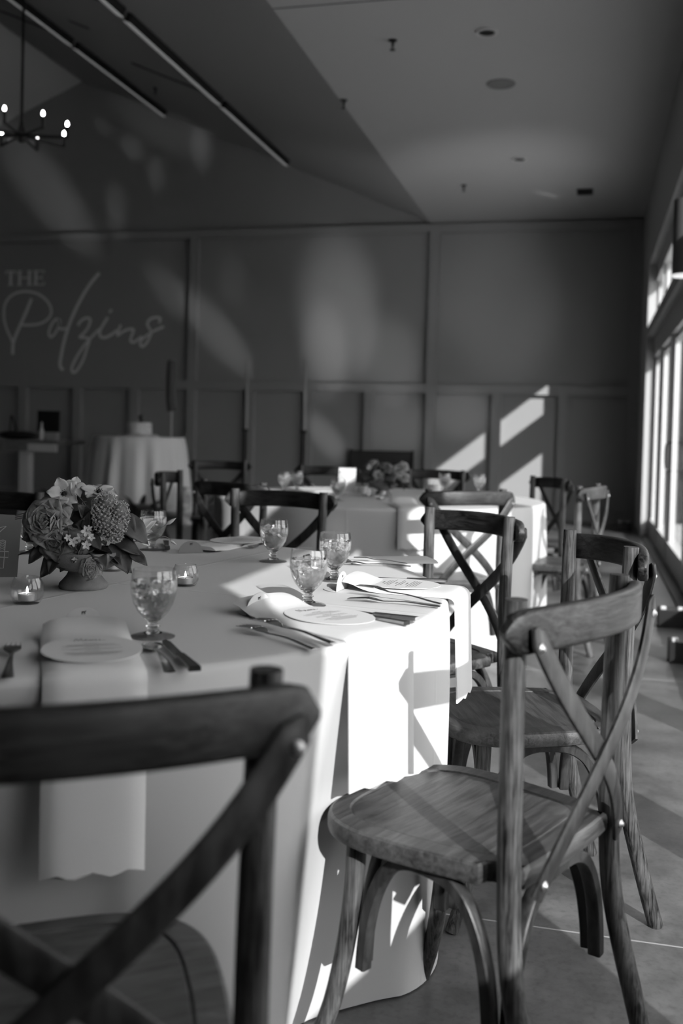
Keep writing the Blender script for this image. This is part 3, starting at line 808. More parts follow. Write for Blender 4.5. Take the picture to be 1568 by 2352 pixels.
napkin((-1.60, 5.78), (-0.9, 0.1), 0.22, 0.28, 0, 'flat sunlit napkin at the left end of the second table', th=0.006, puff=0, center=C2, R=R2)
napkin((-1.52, 5.93), (-0.2, 0.97), 0.18, 0.22, 0, 'sunlit napkin left of the white card on the second table', th=0.006, puff=0, center=C2, R=R2)

# menu cards: oval cards with script heading and rows of small print
def squiggle(mb, x0, x1, y, z, h, n, th, rn):
    k = int(n); pts = []
    for i in range(k + 1):
        x = x0 + (x1 - x0) * i / k; pts.append((x, y + h * (0.5 if i % 2 else -0.5) * rn.uniform(.4, 1)))
    for a, b_ in zip(pts, pts[1:]):
        dx, dy = b_[0] - a[0], b_[1] - a[1]; l = math.hypot(dx, dy) or 1; nx, ny = -dy / l * th, dx / l * th
        mb.add([(a[0] - nx, a[1] - ny, z), (b_[0] - nx, b_[1] - ny, z), (b_[0] + nx, b_[1] + ny, z), (a[0] + nx, a[1] + ny, z)], [(0, 1, 2, 3)], None, False)
def ribbon(mb, pts, th, z=0.0, M=None, n=5):
    P = spline([(x, y, 0) for x, y in pts], n)
    V = []; k = len(P)
    for i, p in enumerate(P):
        d = (P[min(i + 1, k - 1)] - P[max(i - 1, 0)]); l = d.length or 1; nx, ny = -d.y / l * th, d.x / l * th
        V += [(p.x - nx, p.y - ny, z), (p.x + nx, p.y + ny, z)]
    mb.add(V, [(2 * i, 2 * i + 2, 2 * i + 3, 2 * i + 1) for i in range(k - 1)], M, False)
def menu_card(x, y, z, ang, label, rx=0.078, ry=0.098, tilt=0.0):
    """ang: direction (world) from the table middle towards the sitter; the text top is towards the middle"""
    o = thing('menu_card', label, 'menu card', (x, y, T + z), ang + PI / 2, 'round menu cards')
    o.rotation_euler = (tilt, 0, ang + PI / 2)
    N = 56
    ring = lambda k, zz: [(rx * k * math.cos(2 * PI * i / N), ry * k * math.sin(2 * PI * i / N), zz) for i in range(N)]
    MB().rings([ring(1, 0), ring(1, 0.0012)]).build('card', M_CARD, o)
    mb = MB(); rn = random.Random(int(x * 1000)); zz = 0.0016
    S_ = 0.0105
    word = [(-3.0, -.6), (-2.5, 1.2), (-2.2, -.4), (-1.6, 1.2), (-1.4, -.5), (-.9, -.1), (-.4, .4), (-.7, .55), (-.9, -.2), (-.4, -.5), (.1, .3), (.2, -.5), (.6, .4), (.8, -.4), (1.2, .4), (1.25, -.4), (1.7, -.4), (1.9, .4), (2.0, -.5), (3.0, -.1)]
    ribbon(mb, [(a * S_ * .8, 0.062 + b_ * S_ * 1.1) for a, b_ in word], 0.0005, zz)
    y_ = 0.037
    for blk, rows in enumerate((3, 2, 4)):
        squiggle(mb, -0.012, 0.012, y_, zz, 0.0045, 12, 0.0005, rn); y_ -= 0.0085
        for r_ in range(rows):
            w_ = rn.uniform(0.030, 0.052) * math.sqrt(max(.2, 1 - (y_ / ry) ** 2)); squiggle(mb, -w_, w_, y_, zz, 0.0022, w_ * 900, 0.0005, rn); y_ -= 0.0062
        y_ -= 0.004
    mb.build('printing', M_INK, o)
    return o
menu_card(-0.752, 1.432, 0.0135, math.atan2(-.85, .52), 'round menu card on the shaded napkin nearest the left corner')
menu_card(-0.475, 1.852, 0.0135, math.atan2(-.54, .84), 'round menu card on the sunlit napkin, blurred print, left of the two knives')
menu_card(-0.425, 2.312, 0.0135, math.atan2(-.07, 1.0), 'round menu card on the sunlit napkin at right, crisp small print')
menu_card(-1.085, 3.010, 0.0135, math.atan2(1.0, .1), 'round menu card on the far napkin behind the flowers')

def place_card(x, y, ang, label, r=0.040, mat=None, flat=True):
    o = thing('place_card', label, 'place card', (x, y, T + 0.001), ang + PI / 2, 'half-round place cards')
    N = 24; th = 0.0006
    arc = [(r * math.cos(PI * i / N), r * math.sin(PI * i / N)) for i in range(N + 1)]
    mb = MB()
    mb.rings([[(a, -th, b_) for a, b_ in arc], [(a, th, b_) for a, b_ in arc]], smooth=False)
    mb.build('standing_half', mat or M_CARD, o)
    if flat:
        MB().rings([[(a, b_ + th, 0) for a, b_ in arc], [(a, b_ + th, 0.001) for a, b_ in arc]], smooth=False).build('lying_half', mat or M_CARD, o)
    # a small dark four-legged animal printed near the top
    ik = MB(); s_ = 0.0011
    for (x0, x1, z0, z1) in ((-3, 3, 0, 2), (-3, -2, -3, 0), (-1.6, -.8, -2.6, 0), (1, 1.8, -2.6, 0), (2.2, 3, -3, 0), (3, 4.4, 1, 3)):
        ik.box(x0 * s_, x1 * s_, -th - .0004, -th - .0001, r * .74 + z0 * s_, r * .74 + z1 * s_)
    ik.build('printed_mark', M_INKD, o)
    return o
place_card(-0.880, 1.640, math.atan2(-.85, .52), 'half-round place card peeking out behind the shaded napkin', 0.036)
place_card(-0.632, 1.895, math.atan2(-.35, .94), 'half-round place card half in sun at the head of the sunlit napkin', 0.040)
place_card(-0.548, 2.250, math.atan2(-.07, 1.0), 'half-round place card seen edge-on in the sun beside the crisp menu', 0.042)
place_card(-1.125, 2.735, math.atan2(-.85, .52), 'dark half-round place card beside the far napkin', 0.036, M_GREYCARD, False)

# number card on the left edge
card = thing('table_number_card', 'grey standing card with pale patterned numeral, cut off at the left edge', 'table card', (-1.372, 2.102, T + 0.0005), math.radians(28))
cx = MB().box(-0.075, 0.060, -0.001, 0.001, 0, 0.150, Matrix.Rotation(math.radians(-7), 4, 'X') @ Matrix.Rotation(math.radians(3), 4, 'Y'))
cx.build('card', M_GREYCARD, card)
MB().box(-0.05, 0.04, 0.0, 0.03, 0, 0.006).build('card_foot', M_GREYCARD, card)
nb = MB(); MT = Matrix.Rotation(math.radians(-7), 4, 'X') @ Matrix.Rotation(math.radians(3), 4, 'Y') @ Matrix.Translation((0, -0.0016, 0)) @ Matrix.Rotation(PI / 2, 4, 'X')
for poly in ([(0.012, .118), (0.026, .122), (-0.034, .060), (-0.048, .062)], [(-0.05, .048), (0.036, .048), (0.036, .062), (-0.05, .062)], [(0.014, .022), (0.027, .022), (0.027, .088), (0.014, .088)]):
    ribbon(nb, poly + [poly[0]], 0.0010, 0, MT, 1)
for k in range(6):
    ribbon(nb, [(0.015, .066 + .004 * k), (0.021, .069 + .004 * k), (0.026, .066 + .004 * k)], 0.0007, 0, MT, 3)
nb.build('printed_numeral', M_CARD, card)

# ------------------------------------------------------------------ flowers
def petal(mb, M, w, l, cup=0.3, curl=0.3, ruffle=0.06, nu=7, nv=6, tip=0.55, th=0.0):
    """petal growing along +Y from its base, cupped towards +Z, tip curling back"""
    P = []
    ph = rnd.uniform(0, 6)
    for i in range(nv + 1):
        v = i / nv; row = []
        ww = w * (0.22 + 0.78 * math.sin(PI * min(1, 0.12 + v * tip * 1.25)) ** 0.8) * (1 - 0.35 * max(0, v - .8) / .2)
        for j in range(nu + 1):
            u = -1 + 2 * j / nu
            x = ww * u * 0.5
            y = l * v * (1 - 0.12 * u * u * v)
            z = cup * w * (u * u) * 0.5 * (0.4 + v) + l * curl * (math.sin(v * PI * 0.9) * 0.5 - 0.6 * v * v * v) + ruffle * w * math.sin(5 * u + ph) * v * v
            row.append((x, y, z))
        P.append(row)
    mb.grid(P, M)
def frame(c, n, roll=0.0):
    n = Vector(n).normalized(); q = n.to_track_quat('Z', 'Y')
    return Matrix.Translation(c) @ q.to_matrix().to_4x4() @ Matrix.Rotation(roll, 4, 'Z')
def rose(parent, c, n, r, mat, layers=5, name='rose_bloom'):
    F_ = frame(c, n, rnd.uniform(0, 6)); mb = MB()
    for k in range(layers):
        q = k / (layers - 1); cnt = 5 + (k > 1)
        el = math.radians(82 - 66 * q)      # opening angle
        for i in range(cnt):
            a = 2 * PI * i / cnt + k * 0.7 + rnd.uniform(-.15, .15)
            l = r * (0.55 + 0.55 * q) * rnd.uniform(.9, 1.08); w = r * (0.6 + 0.75 * q)
            M = F_ @ Matrix.Rotation(a, 4, 'Z') @ Matrix.Translation((0, r * 0.05 * (1 + 2 * q), -r * 0.25 * q)) @ Matrix.Rotation(el + rnd.uniform(-.1, .1), 4, 'X')
            petal(mb, M, w, l, 0.55 - .25 * q, 0.30 + .2 * q, 0.05 + 0.05 * q)
    # tight swirl in the middle
    P = []
    for s_ in range(2):
        pts = [(r * (0.06 + 0.30 * t / 30) * math.cos(t * .55 + s_ * PI), r * (0.06 + 0.30 * t / 30) * math.sin(t * .55 + s_ * PI)) for t in range(31)]
        mb.grid([[(x, y, r * .12) for x, y in pts], [(x * 1.12, y * 1.12, r * (.50 - .008 * i)) for i, (x, y) in enumerate(pts)]], F_)
    o = mb.build(name, mat, parent, 60); solid(o, 0.0006); return o
def open_flower(parent, c, n, r, mat, cnt=5, name='cosmos_bloom', cup=0.15, el=18):
    F_ = frame(c, n, rnd.uniform(0, 6)); mb = MB()
    for i in range(cnt):
        a = 2 * PI * i / cnt + rnd.uniform(-.12, .12)
        M = F_ @ Matrix.Rotation(a, 4, 'Z') @ Matrix.Translation((0, r * .08, 0)) @ Matrix.Rotation(math.radians(el + rnd.uniform(-12, 14)), 4, 'X')
        petal(mb, M, r * 0.86, r, cup, 0.12, 0.05, tip=.62)
    o = mb.build(name, mat, parent, 60); solid(o, 0.0005)
    ce = MB().ball((0, 0, r * .08), r * .14, 10, 6, F_)
    for i in range(14):
        a = i * 2.4; q = r * (.10 + .010 * i)
        ce.ball((q * math.cos(a), q * math.sin(a), r * .16), r * .03, 5, 4, F_)
    ce.build('flower_centre', M_CENTRE, o)
    return o
def leaf(mb, c, dirv, up, l, w, fold=0.25, droop=0.25):
    d = Vector(dirv).normalized(); u = Vector(up); u = (u - d * u.dot(d)).normalized(); s_ = d.cross(u)
    M = Matrix(((s_.x, d.x, u.x, c[0]), (s_.y, d.y, u.y, c[1]), (s_.z, d.z, u.z, c[2]), (0, 0, 0, 1)))
    P = []; nv, nu = 9, 6; ph = rnd.uniform(0, 6)
    for i in range(nv + 1):
        v = i / nv; ww = w * math.sin(PI * v ** 0.8) ** 0.85 + 0.0006; row = []
        for j in range(nu + 1):
            q = -1 + 2 * j / nu
            row.append((ww * q * .5, l * v, abs(q) * fold * ww * .5 - droop * l * v * v + 0.05 * w * math.sin(4 * v * PI + ph) * abs(q)))
        P.append(row)
    mb.grid(P, M)

def flower_bowl(label, loc, rz, s=1.0):
    t = thing('flower_centrepiece', label, 'flower arrangement', loc, rz, 'flower bowls')
    t.scale = (s, s, s)
    prof = [(0.0, 0.0), (0.052, 0.0), (0.0545, 0.004), (0.0535, 0.011), (0.047, 0.018), (0.0385, 0.028), (0.034, 0.037), (0.036, 0.0405), (0.052, 0.043), (0.069, 0.052), (0.080, 0.066), (0.0845, 0.080), (0.0835, 0.0845), (0.080, 0.082), (0.074, 0.068), (0.06, 0.056), (0.0, 0.052)]
    MB().lathe(prof, 56).build('compote_bowl', M_CLAY, t, 50)
    return t
fc = flower_bowl('stone footed bowl of roses, pale cosmos and sedum on the near table', (-1.099, 2.046, T + 0.0005), math.radians(28))
PX = 1019.0
def lp(x, y, d=0.0): return ((x - 192) / PX, d, (1347 - y) / PX)
# foliage mass
for k in range(46):
    a = rnd.uniform(0, 2 * PI); e = rnd.uniform(-0.1, 1.2); rr = rnd.uniform(0.02, 0.05)
    c = (rr * 1.5 * math.cos(a) * math.cos(e), rr * 1.2 * math.sin(a) * math.cos(e), 0.085 + 0.055 * math.sin(max(e, 0)))
    d = Vector((math.cos(a) * math.cos(e) * 1.3, math.sin(a) * math.cos(e), math.sin(e) * .8))
    mb = MB(); leaf(mb, c, d, (0.2 * math.cos(a), 0.2 * math.sin(a), 1), rnd.uniform(.04, .075), rnd.uniform(.022, .038), .3, rnd.uniform(.1, .5))
    o = mb.build('leaf', M_LEAF if k % 3 else M_LEAF2, fc, 70); solid(o, 0.0005)
def L1(px, tip, w, mat=M_LEAF, d0=-0.04, d1=-0.06, up=(0, -0.8, 0.6), droop=0.15):
    a = Vector(lp(*px, d0)); b_ = Vector(lp(*tip, d1)); mb = MB()
    leaf(mb, a, b_ - a, up, (b_ - a).length, w, .25, droop)
    solid(mb.build('leaf', mat, fc, 70), 0.0005)
for a, b_, w, m in (((268, 1175), (335, 1235), .052, M_LEAF2), ((278, 1165), (300, 1230), .034, M_LEAF2), ((255, 1225), (318, 1260), .036, M_LEAF), ((240, 1250), (300, 1302), .040, M_LEAF2), ((272, 1255), (290, 1306), .036, M_LEAF2),
                    ((250, 1240), (270, 1290), .030, M_LEAF2), ((290, 1255), (333, 1285), .028, M_LEAF), ((150, 1245), (96, 1312), .040, M_LEAF), ((130, 1260), (118, 1305), .026, M_LEAF), ((110, 1240), (72, 1280), .030, M_LEAF),
                    ((195, 1240), (152, 1278), .026, M_LEAF2), ((175, 1235), (140, 1258), .028, M_LEAF2), ((190, 1215), (200, 1170), .020, M_LEAF2), ((170, 1250), (140, 1300), .030, M_LEAF), ((205, 1215), (228, 1255), .026, M_LEAF2), ((150, 1200), (200, 1160), .03, M_LEAF),
                    ((100, 1225), (60, 1225), .03, M_LEAF), ((225, 1240), (160, 1262), .03, M_LEAF), ((145, 1215), (105, 1245), .045, M_LEAF), ((205, 1190), (180, 1150), .03, M_LEAF), ((160, 1190), (150, 1150), .03, M_LEAF)):
    L1(a, b_, w, m)
rose(fc, lp(112, 1192, -0.045), (-.35, -1, .35), 0.052, M_ROSE, 6)
rose(fc, lp(132, 1232, -0.055), (-.3, -1, -.15), 0.044, M_ROSE2, 4)
rose(fc, lp(207, 1290, -0.088), (.05, -1, .1), 0.023, M_ROSE, 5)
rose(fc, lp(165, 1240, -0.05), (-.1, -1, .2), 0.036, M_ROSE2, 4)
open_flower(fc, lp(146, 1130, -0.02), (-.15, -1, .25), 0.036, M_COSMOS, 5)
open_flower(fc, lp(168, 1118, 0.01), (.1, -.9, .5), 0.026, M_COSMOS, 5)
open_flower(fc, lp(222, 1128, 0.0), (.05, -.45, 1), 0.040, M_COSMOS, 6, el=4)
# sedum head: crowded florets
sd = MB()
for (x, y, r_) in ((238, 1148, .024), (264, 1166, .024), (236, 1186, .027), (262, 1200, .022), (277, 1178, .014), (262, 1222, .015), (245, 1218, .014), (222, 1164, .016)):
    c = Vector(lp(x, y, -0.055 + rnd.uniform(-.008, .008)))
    n_ = int(95 * (r_ / .024) ** 2)
    for k in range(n_):
        z = 1 - 2 * (k + .5) / n_; a = k * 2.39996; q = math.sqrt(1 - z * z)
        dv = Vector((q * math.cos(a), q * math.sin(a), z))
        if dv.y > 0.5: continue
        p = c + dv * r_ * rnd.uniform(.85, 1.08)
        F_ = frame(p, dv + Vector((rnd.uniform(-.5, .5), rnd.uniform(-.5, .5), rnd.uniform(-.5, .5))), rnd.uniform(0, 6)); s_ = rnd.uniform(.0028, .0044)
        V = [(0, 0, s_ * .4)]
        for i in range(10):
            rr = s_ * (1.25 if i % 2 == 0 else .45); V.append((rr * math.cos(PI * i / 5), rr * math.sin(PI * i / 5), s_ * (.7 if i % 2 == 0 else .1)))
        V.append((0, 0, -s_ * .8))
        sd.add(V, [(0, 1 + i, 1 + (i + 1) % 10) for i in range(10)] + [(11, 1 + (i + 1) % 10, 1 + i) for i in range(10)], F_, False)
sedum = sd.build('sedum_head', M_SEDUM, fc); 
cores = MB()
for (x, y, r_) in ((238, 1148, .022), (264, 1166, .022), (236, 1186, .025), (262, 1200, .02), (277, 1178, .012), (262, 1222, .013), (245, 1218, .012), (222, 1164, .014)):
    cores.ball(lp(x, y, -0.053), r_ * .88, 12, 8)
cores.build('sedum_core', M_STEM, sedum)
# sprig of small star flowers
for (x, y, r_) in ((196, 1208, .014), (168, 1232, .012), (196, 1240, .012), (184, 1222, .012), (206, 1222, .010), (156, 1222, .009), (172, 1272, .007), (202, 1202, .008)):
    F_ = frame(lp(x, y, -0.088), (rnd.uniform(-.4, .4), -1, rnd.uniform(0, .5)), rnd.uniform(0, 6)); mb = MB()
    for i in range(5):
        petal(mb, F_ @ Matrix.Rotation(2 * PI * i / 5, 4, 'Z') @ Matrix.Rotation(.3, 4, 'X'), r_ * .55, r_, .3, .1, 0, 4, 4)
    solid(mb.build('star_floret', M_STAR, fc, 60), 0.0004)
# pale lily-like bloom and buds on the right
lb = MB()
for (a, b_, w) in (((305, 1215), (345, 1186), .022), ((312, 1222), (352, 1192), .020), ((318, 1232), (338, 1250), .018), ((310, 1212), (322, 1184), .022), ((322, 1220), (346, 1218), .016)):
    A = Vector(lp(*a, 0.01)); B = Vector(lp(*b_, -0.005)); leaf(lb, A, B - A, (0, -1, .4), (B - A).length, w, .4, .1)
solid(lb.build('pale_bloom', M_PALE, fc, 70), 0.0005)
def stem(px, py, rad=0.0009, bud=0.0, mat=M_STEM):
    pts = [lp(x, y, d) for x, y, d in px]
    o = MB().tube(spline(pts, 5), rad, 6).build('stem', mat, fc)
    if bud:
        A = Vector(pts[-2]); B = Vector(pts[-1]); d = (B - A).normalized(); F_ = frame(B, d)
        MB().lathe([(.0006, -bud), (bud * .34, -bud * .4), (bud * .30, bud * .2), (.0005, bud)], 10, F_).build('bud', M_STAR, o)
stem([(250, 1230, -.02), (330, 1222, -.02), (362, 1208, -.02), (386, 1192, -.02)], 0, .0011, .014)
stem([(270, 1240, -.02), (340, 1235, -.025), (372, 1226, -.03), (392, 1240, -.03)], 0, .0009, .009)
stem([(210, 1190, .0), (178, 1155, -.02), (160, 1125, -.035), (160, 1110, -.04)], 0, .0010, .010)
stem([(205, 1185, .0), (190, 1150, -.02), (170, 1128, -.02)], 0)
stem([(200, 1195, .0), (185, 1160, -.02), (162, 1140, -.02)], 0)
stem([(215, 1190, .0), (205, 1150, .0), (222, 1132, .0)], 0)
stem([(200, 1200, 0), (195, 1165, -.03), (186, 1150, -.03), (196, 1146, -.03)], 0)
for k in range(3):
    stem([(85, 1180 + 6 * k, -.02), (62, 1176 + 5 * k, -.01), (40, 1182 + 4 * k, .0)], 0, .0012)

# second table
f2 = flower_bowl('dark bowl of roses and anemones at the middle of the second table', (-1.16, 5.72, T + 0.0005), math.radians(12), 1.0)
for k in range(50):
    a = rnd.uniform(0, 2 * PI); e = rnd.uniform(-0.3, 1.3)
    c = (.09 * math.cos(a) * math.cos(e), .08 * math.sin(a) * math.cos(e), 0.10 + 0.05 * math.sin(e))
    mb = MB(); leaf(mb, c, (math.cos(a) * math.cos(e), math.sin(a) * math.cos(e), math.sin(e)), (0, 0, 1), rnd.uniform(.05, .08), rnd.uniform(.025, .04), .3, .3)
    solid(mb.build('leaf', M_LEAF, f2, 70), 0.0005)
for (x, z, r_, m) in ((-.035, .128, .040, M_ROSE2), (.01, .165, .034, M_ROSE2), (.075, .150, .034, M_ROSE), (.045, .128, .030, M_ROSE2), (.035, .100, .028, M_ROSE2), (-.085, .170, .024, M_ROSE2), (.11, .175, .030, M_ROSE), (.115, .115, .030, M_ROSE), (-.06, .185, .03, M_ROSE2), (-.10, .13, .03, M_ROSE2)):
    rose(f2, (x, -0.08 + abs(x) * .3, z), (x * 3, -1, .3), r_, m, 4)
open_flower(f2, (-.035, -.115, .128), (-.1, -1, .2), 0.030, M_ROSE, 6)
for (x, z) in ((-.085, .165), (-.078, .18), (-.06, .195)):
    open_flower(f2, (x, -.07, z), (-.5, -1, .5), .016, M_PALE, 5, 'small_white_bloom')

# other things on the second table
wc = thing('white_card', 'blank-looking white card standing left of the second table flowers', 'table card', (-1.435, 5.95, T + .0005), math.radians(8))
MB().box(-.053, .053, -.001, .001, 0, .150, Matrix.Rotation(math.radians(-6), 4, 'X')).build('card', M_CARD, wc)
MB().box(-.04, .04, 0.0, .03, 0, .006).build('card_foot', M_CARD, wc)
def candle_jar(label, x, y, r, hgt):
    t = thing('candle_jar', label, 'candle', (x, y, T + .0005), 0, 'candle jars on the second table')
    MB().lathe([(r, 0), (r, hgt), (r - .002, hgt), (r - .002, .004), (.002, .004)], 28).build('glass_jar', M_GLASS, t, 50)
    MB().lathe([(r - .004, .0045), (r - .004, hgt * .62), (.003, hgt * .62)], 24).build('wax', M_WAX, t, 50)
    return t
candle_jar('pale candle jar at the right of the second table, beside the dim goblet', -0.935, 6.20, .046, .085)
candle_jar('low pale candle jar left of the second table flowers', -1.345, 5.98, .040, .060)
tc_ = thing('water_bottle', 'small clear bottle in front of the white card on the second table', 'bottle', (-1.42, 5.75, T + .0005))
MB().lathe([(.026, 0), (.028, .004), (.028, .075), (.012, .10), (.012, .125), (.0095, .125), (.0095, .10), (.025, .073), (.025, .005), (.002, .004)], 24).build('glass_body', M_GLASS, tc_, 50)
MB().lathe([(.013, .122), (.013, .138), (.002, .138)], 16).build('cap', M_PALEBOX, tc_, 50)

# ------------------------------------------------------------------ far end of the room
vt = thing('ribbed_panel', 'dark ribbed panel standing at the back wall behind the second table flowers', 'panel', (-2.86, 13.9, 0), 0)
MB().box(-.44, .44, -.02, .02, .05, .885).build('backing', M_BLACKSOFT, vt)
lv = MB()
for k in range(26):
    lv.box(-.425, .425, -.034, -.02, .07 + k * .031, .085 + k * .031)
lv.build('ribs', plain('dark_slats', 0.06, .6, .3), vt)
fr = MB().box(-.46, -.435, -.04, .03, 0, .90).box(.435, .46, -.04, .03, 0, .90)
fr.build('frame', M_BLACKSOFT, vt)

def candlestick(label, x, y):
    t = thing('tall_candlestick', label, 'candlestick', (x, y, 0), 0, 'pair of floor candlesticks')
    MB().lathe([(.14, 0), (.14, .012), (.03, .02), (.03, .022)], 28).build('base', M_BLACK, t, 40)
    MB().lathe([(.026, .02), (.026, 1.11)], 14).build('pole', M_BLACK, t)
    MB().lathe([(.030, 1.105), (.042, 1.12), (.042, 1.15), (.022, 1.15)], 18).build('candle_cup', M_BLACK, t, 40)
    c = MB().lathe([(.021, 1.145), (.019, 2.06), (.003, 2.09)], 16).build('taper', M_GREY, t, 50)
    return t
candlestick('slim black floor candlestick with long grey taper, left one by the back wall', -4.51, 12.8)
candlestick('slim black floor candlestick with long grey taper, right one by the back wall', -3.695, 12.8)

# cake table
CT = (-5.45, 11.5)
def skirt_cloth():
    N = 240; R_ = []; Rr = .56; zt = 1.015
    for q in (.3, .6, .85, .97): R_.append([(Rr * q * math.cos(2 * PI * j / N), Rr * q * math.sin(2 * PI * j / N), zt) for j in range(N)])
    for k in range(31):
        t_ = k / 30; row = []
        for j in range(N):
            a = 2 * PI * j / N
            f_ = math.cos(15 * a + .5 * math.sin(2 * a)) * .7 + .3 * math.cos(23 * a + 1)
            r = Rr + .01 * min(1, t_ * 8) + t_ * .10 + .045 * f_ * t_ ** .6
            zb = 0.10 + 0.06 * math.cos(4 * a + .6)
            row.append((r * math.cos(a), r * math.sin(a), zt - .012 * min(1, t_ * 8) - (zt - zb) * t_))
        R_.append(row)
    mb = MB().rings(R_, True, False); return mb
cl = skirt_cloth().build('cake_tablecloth', M_CAKECLOTH, None, 60, (CT[0], CT[1], 0))
tag(cl, 'pale pleated cloth on the tall round cake table at the back', 'tablecloth')
pd = thing('pedestal_table', 'tall round pedestal table under the cake cloth', 'table', (CT[0], CT[1], 0))
MB().lathe([(.54, .98), (.54, 1.008), (.002, 1.008)], 40).build('tabletop', M_TABLEWOOD, pd, 40)
MB().lathe([(.30, 0), (.30, .03), (.04, .06), (.04, .98)], 24).build('pedestal', M_BLACK, pd, 40)
ck = thing('cake', 'single tier textured pale cake with a dark topper on the tall table', 'cake', (CT[0] + .02, CT[1] - .05, 1.0165))
MB().lathe([(.25, 0), (.25, .01), (.21, .03), (.19, .03), (.002, .03)], 40).build('cake_board', M_CAKE, ck, 40)
MB().lathe([(.150, .03), (.153, .04), (.153, .165), (.146, .176), (.002, .178)], 48).build('cake_tier', M_CAKE, ck, 40)
MB().ball((.02, 0, .255), .020, 8, 6).ball((-.004, 0, .24), .016, 8, 6).tube([(.01, 0, .17), (.012, 0, .24)], .012, 8).ball((.025, 0, .20), .024, 8, 6).build('topper', M_BLACK, ck)
wp = thing('wrapped_pole', 'dark padded pole standing at the right edge of the cake table', 'pole', (-5.33, 12.18, 0), 0)
MB().lathe([(.16, 0), (.16, .02), (.02, .03), (.02, 1.36)], 16).build('pole', M_GREY, wp, 40)
MB().sweep(spline([(.02, 0, 1.36), (-.005, 0, 1.5), (-.01, 0, 1.8), (0, 0, 2.02)], 4), lambda i, q: [((.062 if q < .97 else .05) * math.cos(2 * PI * j / 18), (.062 if q < .97 else .05) * math.sin(2 * PI * j / 18)) for j in range(18)], (0, 1, 0)).build('sleeve', M_SLEEVE, wp, 50)

# log with peeling bark beside the cake table
bl = thing('birch_log', 'pale mottled log standing at the right foot of the cake table', 'log', (-4.62, 11.0, 0))
MB().lathe([(.085, 0), (.095, .03), (.082, .2), (.09, .34), (.078, .44), (.002, .44)], 20).build('trunk', M_BIRCH, bl, 50)

# low greenery on the floor at the left
def bush(label, loc, n, rx, rz_, name='leafy_arrangement'):
    t = thing(name, label, 'greenery', loc, 0)
    core = MB().ball((0, 0, rz_ * .5), 1, 12, 8, None, (rx * .7, rx * .5, rz_ * .5)); core.build('root_mass', M_LEAF, t)
    for k in range(n):
        a = rnd.uniform(0, 2 * PI); e = rnd.uniform(0, 1.2)
        mb = MB(); c = (rx * .6 * math.cos(a) * math.cos(e), rx * .4 * math.sin(a) * math.cos(e), rz_ * (.3 + .5 * math.sin(e)))
        leaf(mb, c, (math.cos(a), math.sin(a) * .6, .3 + math.sin(e)), (0, 0, 1), rnd.uniform(.12, .24), rnd.uniform(.04, .08), .3, .3)
        solid(mb.build('leaf', M_LEAF if k % 4 else M_LEAF2, t, 70), 0.001)
    return t
bush('dark leafy arrangement on the floor under the wooden table at left', (-5.75, 10.2, 0), 40, .55, .40)
bush('low dark greenery at the left foot of the cake table', (-4.98, 10.55, 0), 36, .50, .26)

# wooden side table at left with things on it
st = thing('wooden_side_table', 'grey wooden table at the far left with a pale end panel', 'table', (-6.95, 11.5, 0))
bevel(MB().box(-1.6, .58, -.35, .35, .89, .94).build('tabletop', M_TABLEWOOD, st), .006)
MB().box(-1.55, .15, -.34, -.31, .80, .89).build('apron', M_TABLEWOOD, st)
MB().box(.16, .55, -.35, -.31, .80, .895).build('end_panel', M_PALEWOOD, st)['label'] = 'pale end panel'
for x in (-1.3, .07):
    MB().box(x - .065, x + .065, -.28, -.16, 0, .89).build('leg', M_PALEWOOD, st)
mo = thing('dark_screen', 'black square screen on the wooden table at the far left', 'screen', (-6.78, 11.62, .9405))
bevel(MB().box(-.16, .16, -.012, .012, .10, .375).build('screen', M_BLACK, mo), .008)
MB().box(-.02, .02, -.008, .012, .008, .12).build('stand', M_BLACK, mo); MB().box(-.09, .09, -.06, .06, 0, .01).build('stand_foot', M_BLACK, mo)
bt = thing('pale_bottle', 'slim pale bottle in front of the black screen', 'bottle', (-6.72, 11.35, .9405))
MB().lathe([(.026, 0), (.028, .01), (.028, .12), (.012, .16), (.012, .21), (.002, .21)], 18).build('bottle_body', M_PALEBOX, bt, 40)
MB().lathe([(.0135, .205), (.0135, .225), (.002, .225)], 12).build('bottle_cap', M_GREY, bt, 40)
pb = thing('paper_box', 'small grey box right of the pale bottle on the wooden table', 'box', (-6.59, 11.40, .9405), .1)
bevel(MB().box(-.07, .07, -.05, .05, 0, .085).build('box_body', M_GREY, pb), .003); MB().box(-.072, .072, -.052, .052, .085, .10).build('box_lid', M_GREY, pb)
dk = thing('black_bag', 'low black bag on the wooden table at the left edge', 'bag', (-7.05, 11.35, .9405))
MB().ball((0, 0, .055), 1, 16, 10, None, (.28, .14, .055)).build('bag_body', M_BLACKSOFT, dk)
MB().tube(spline([(-.12, 0, .09), (-.11, 0, .22), (-.10, 0, .30), (-.06, 0, .22), (-.02, 0, .10)], 5), .010, 8).build('bag_handle', M_BLACKSOFT, dk)

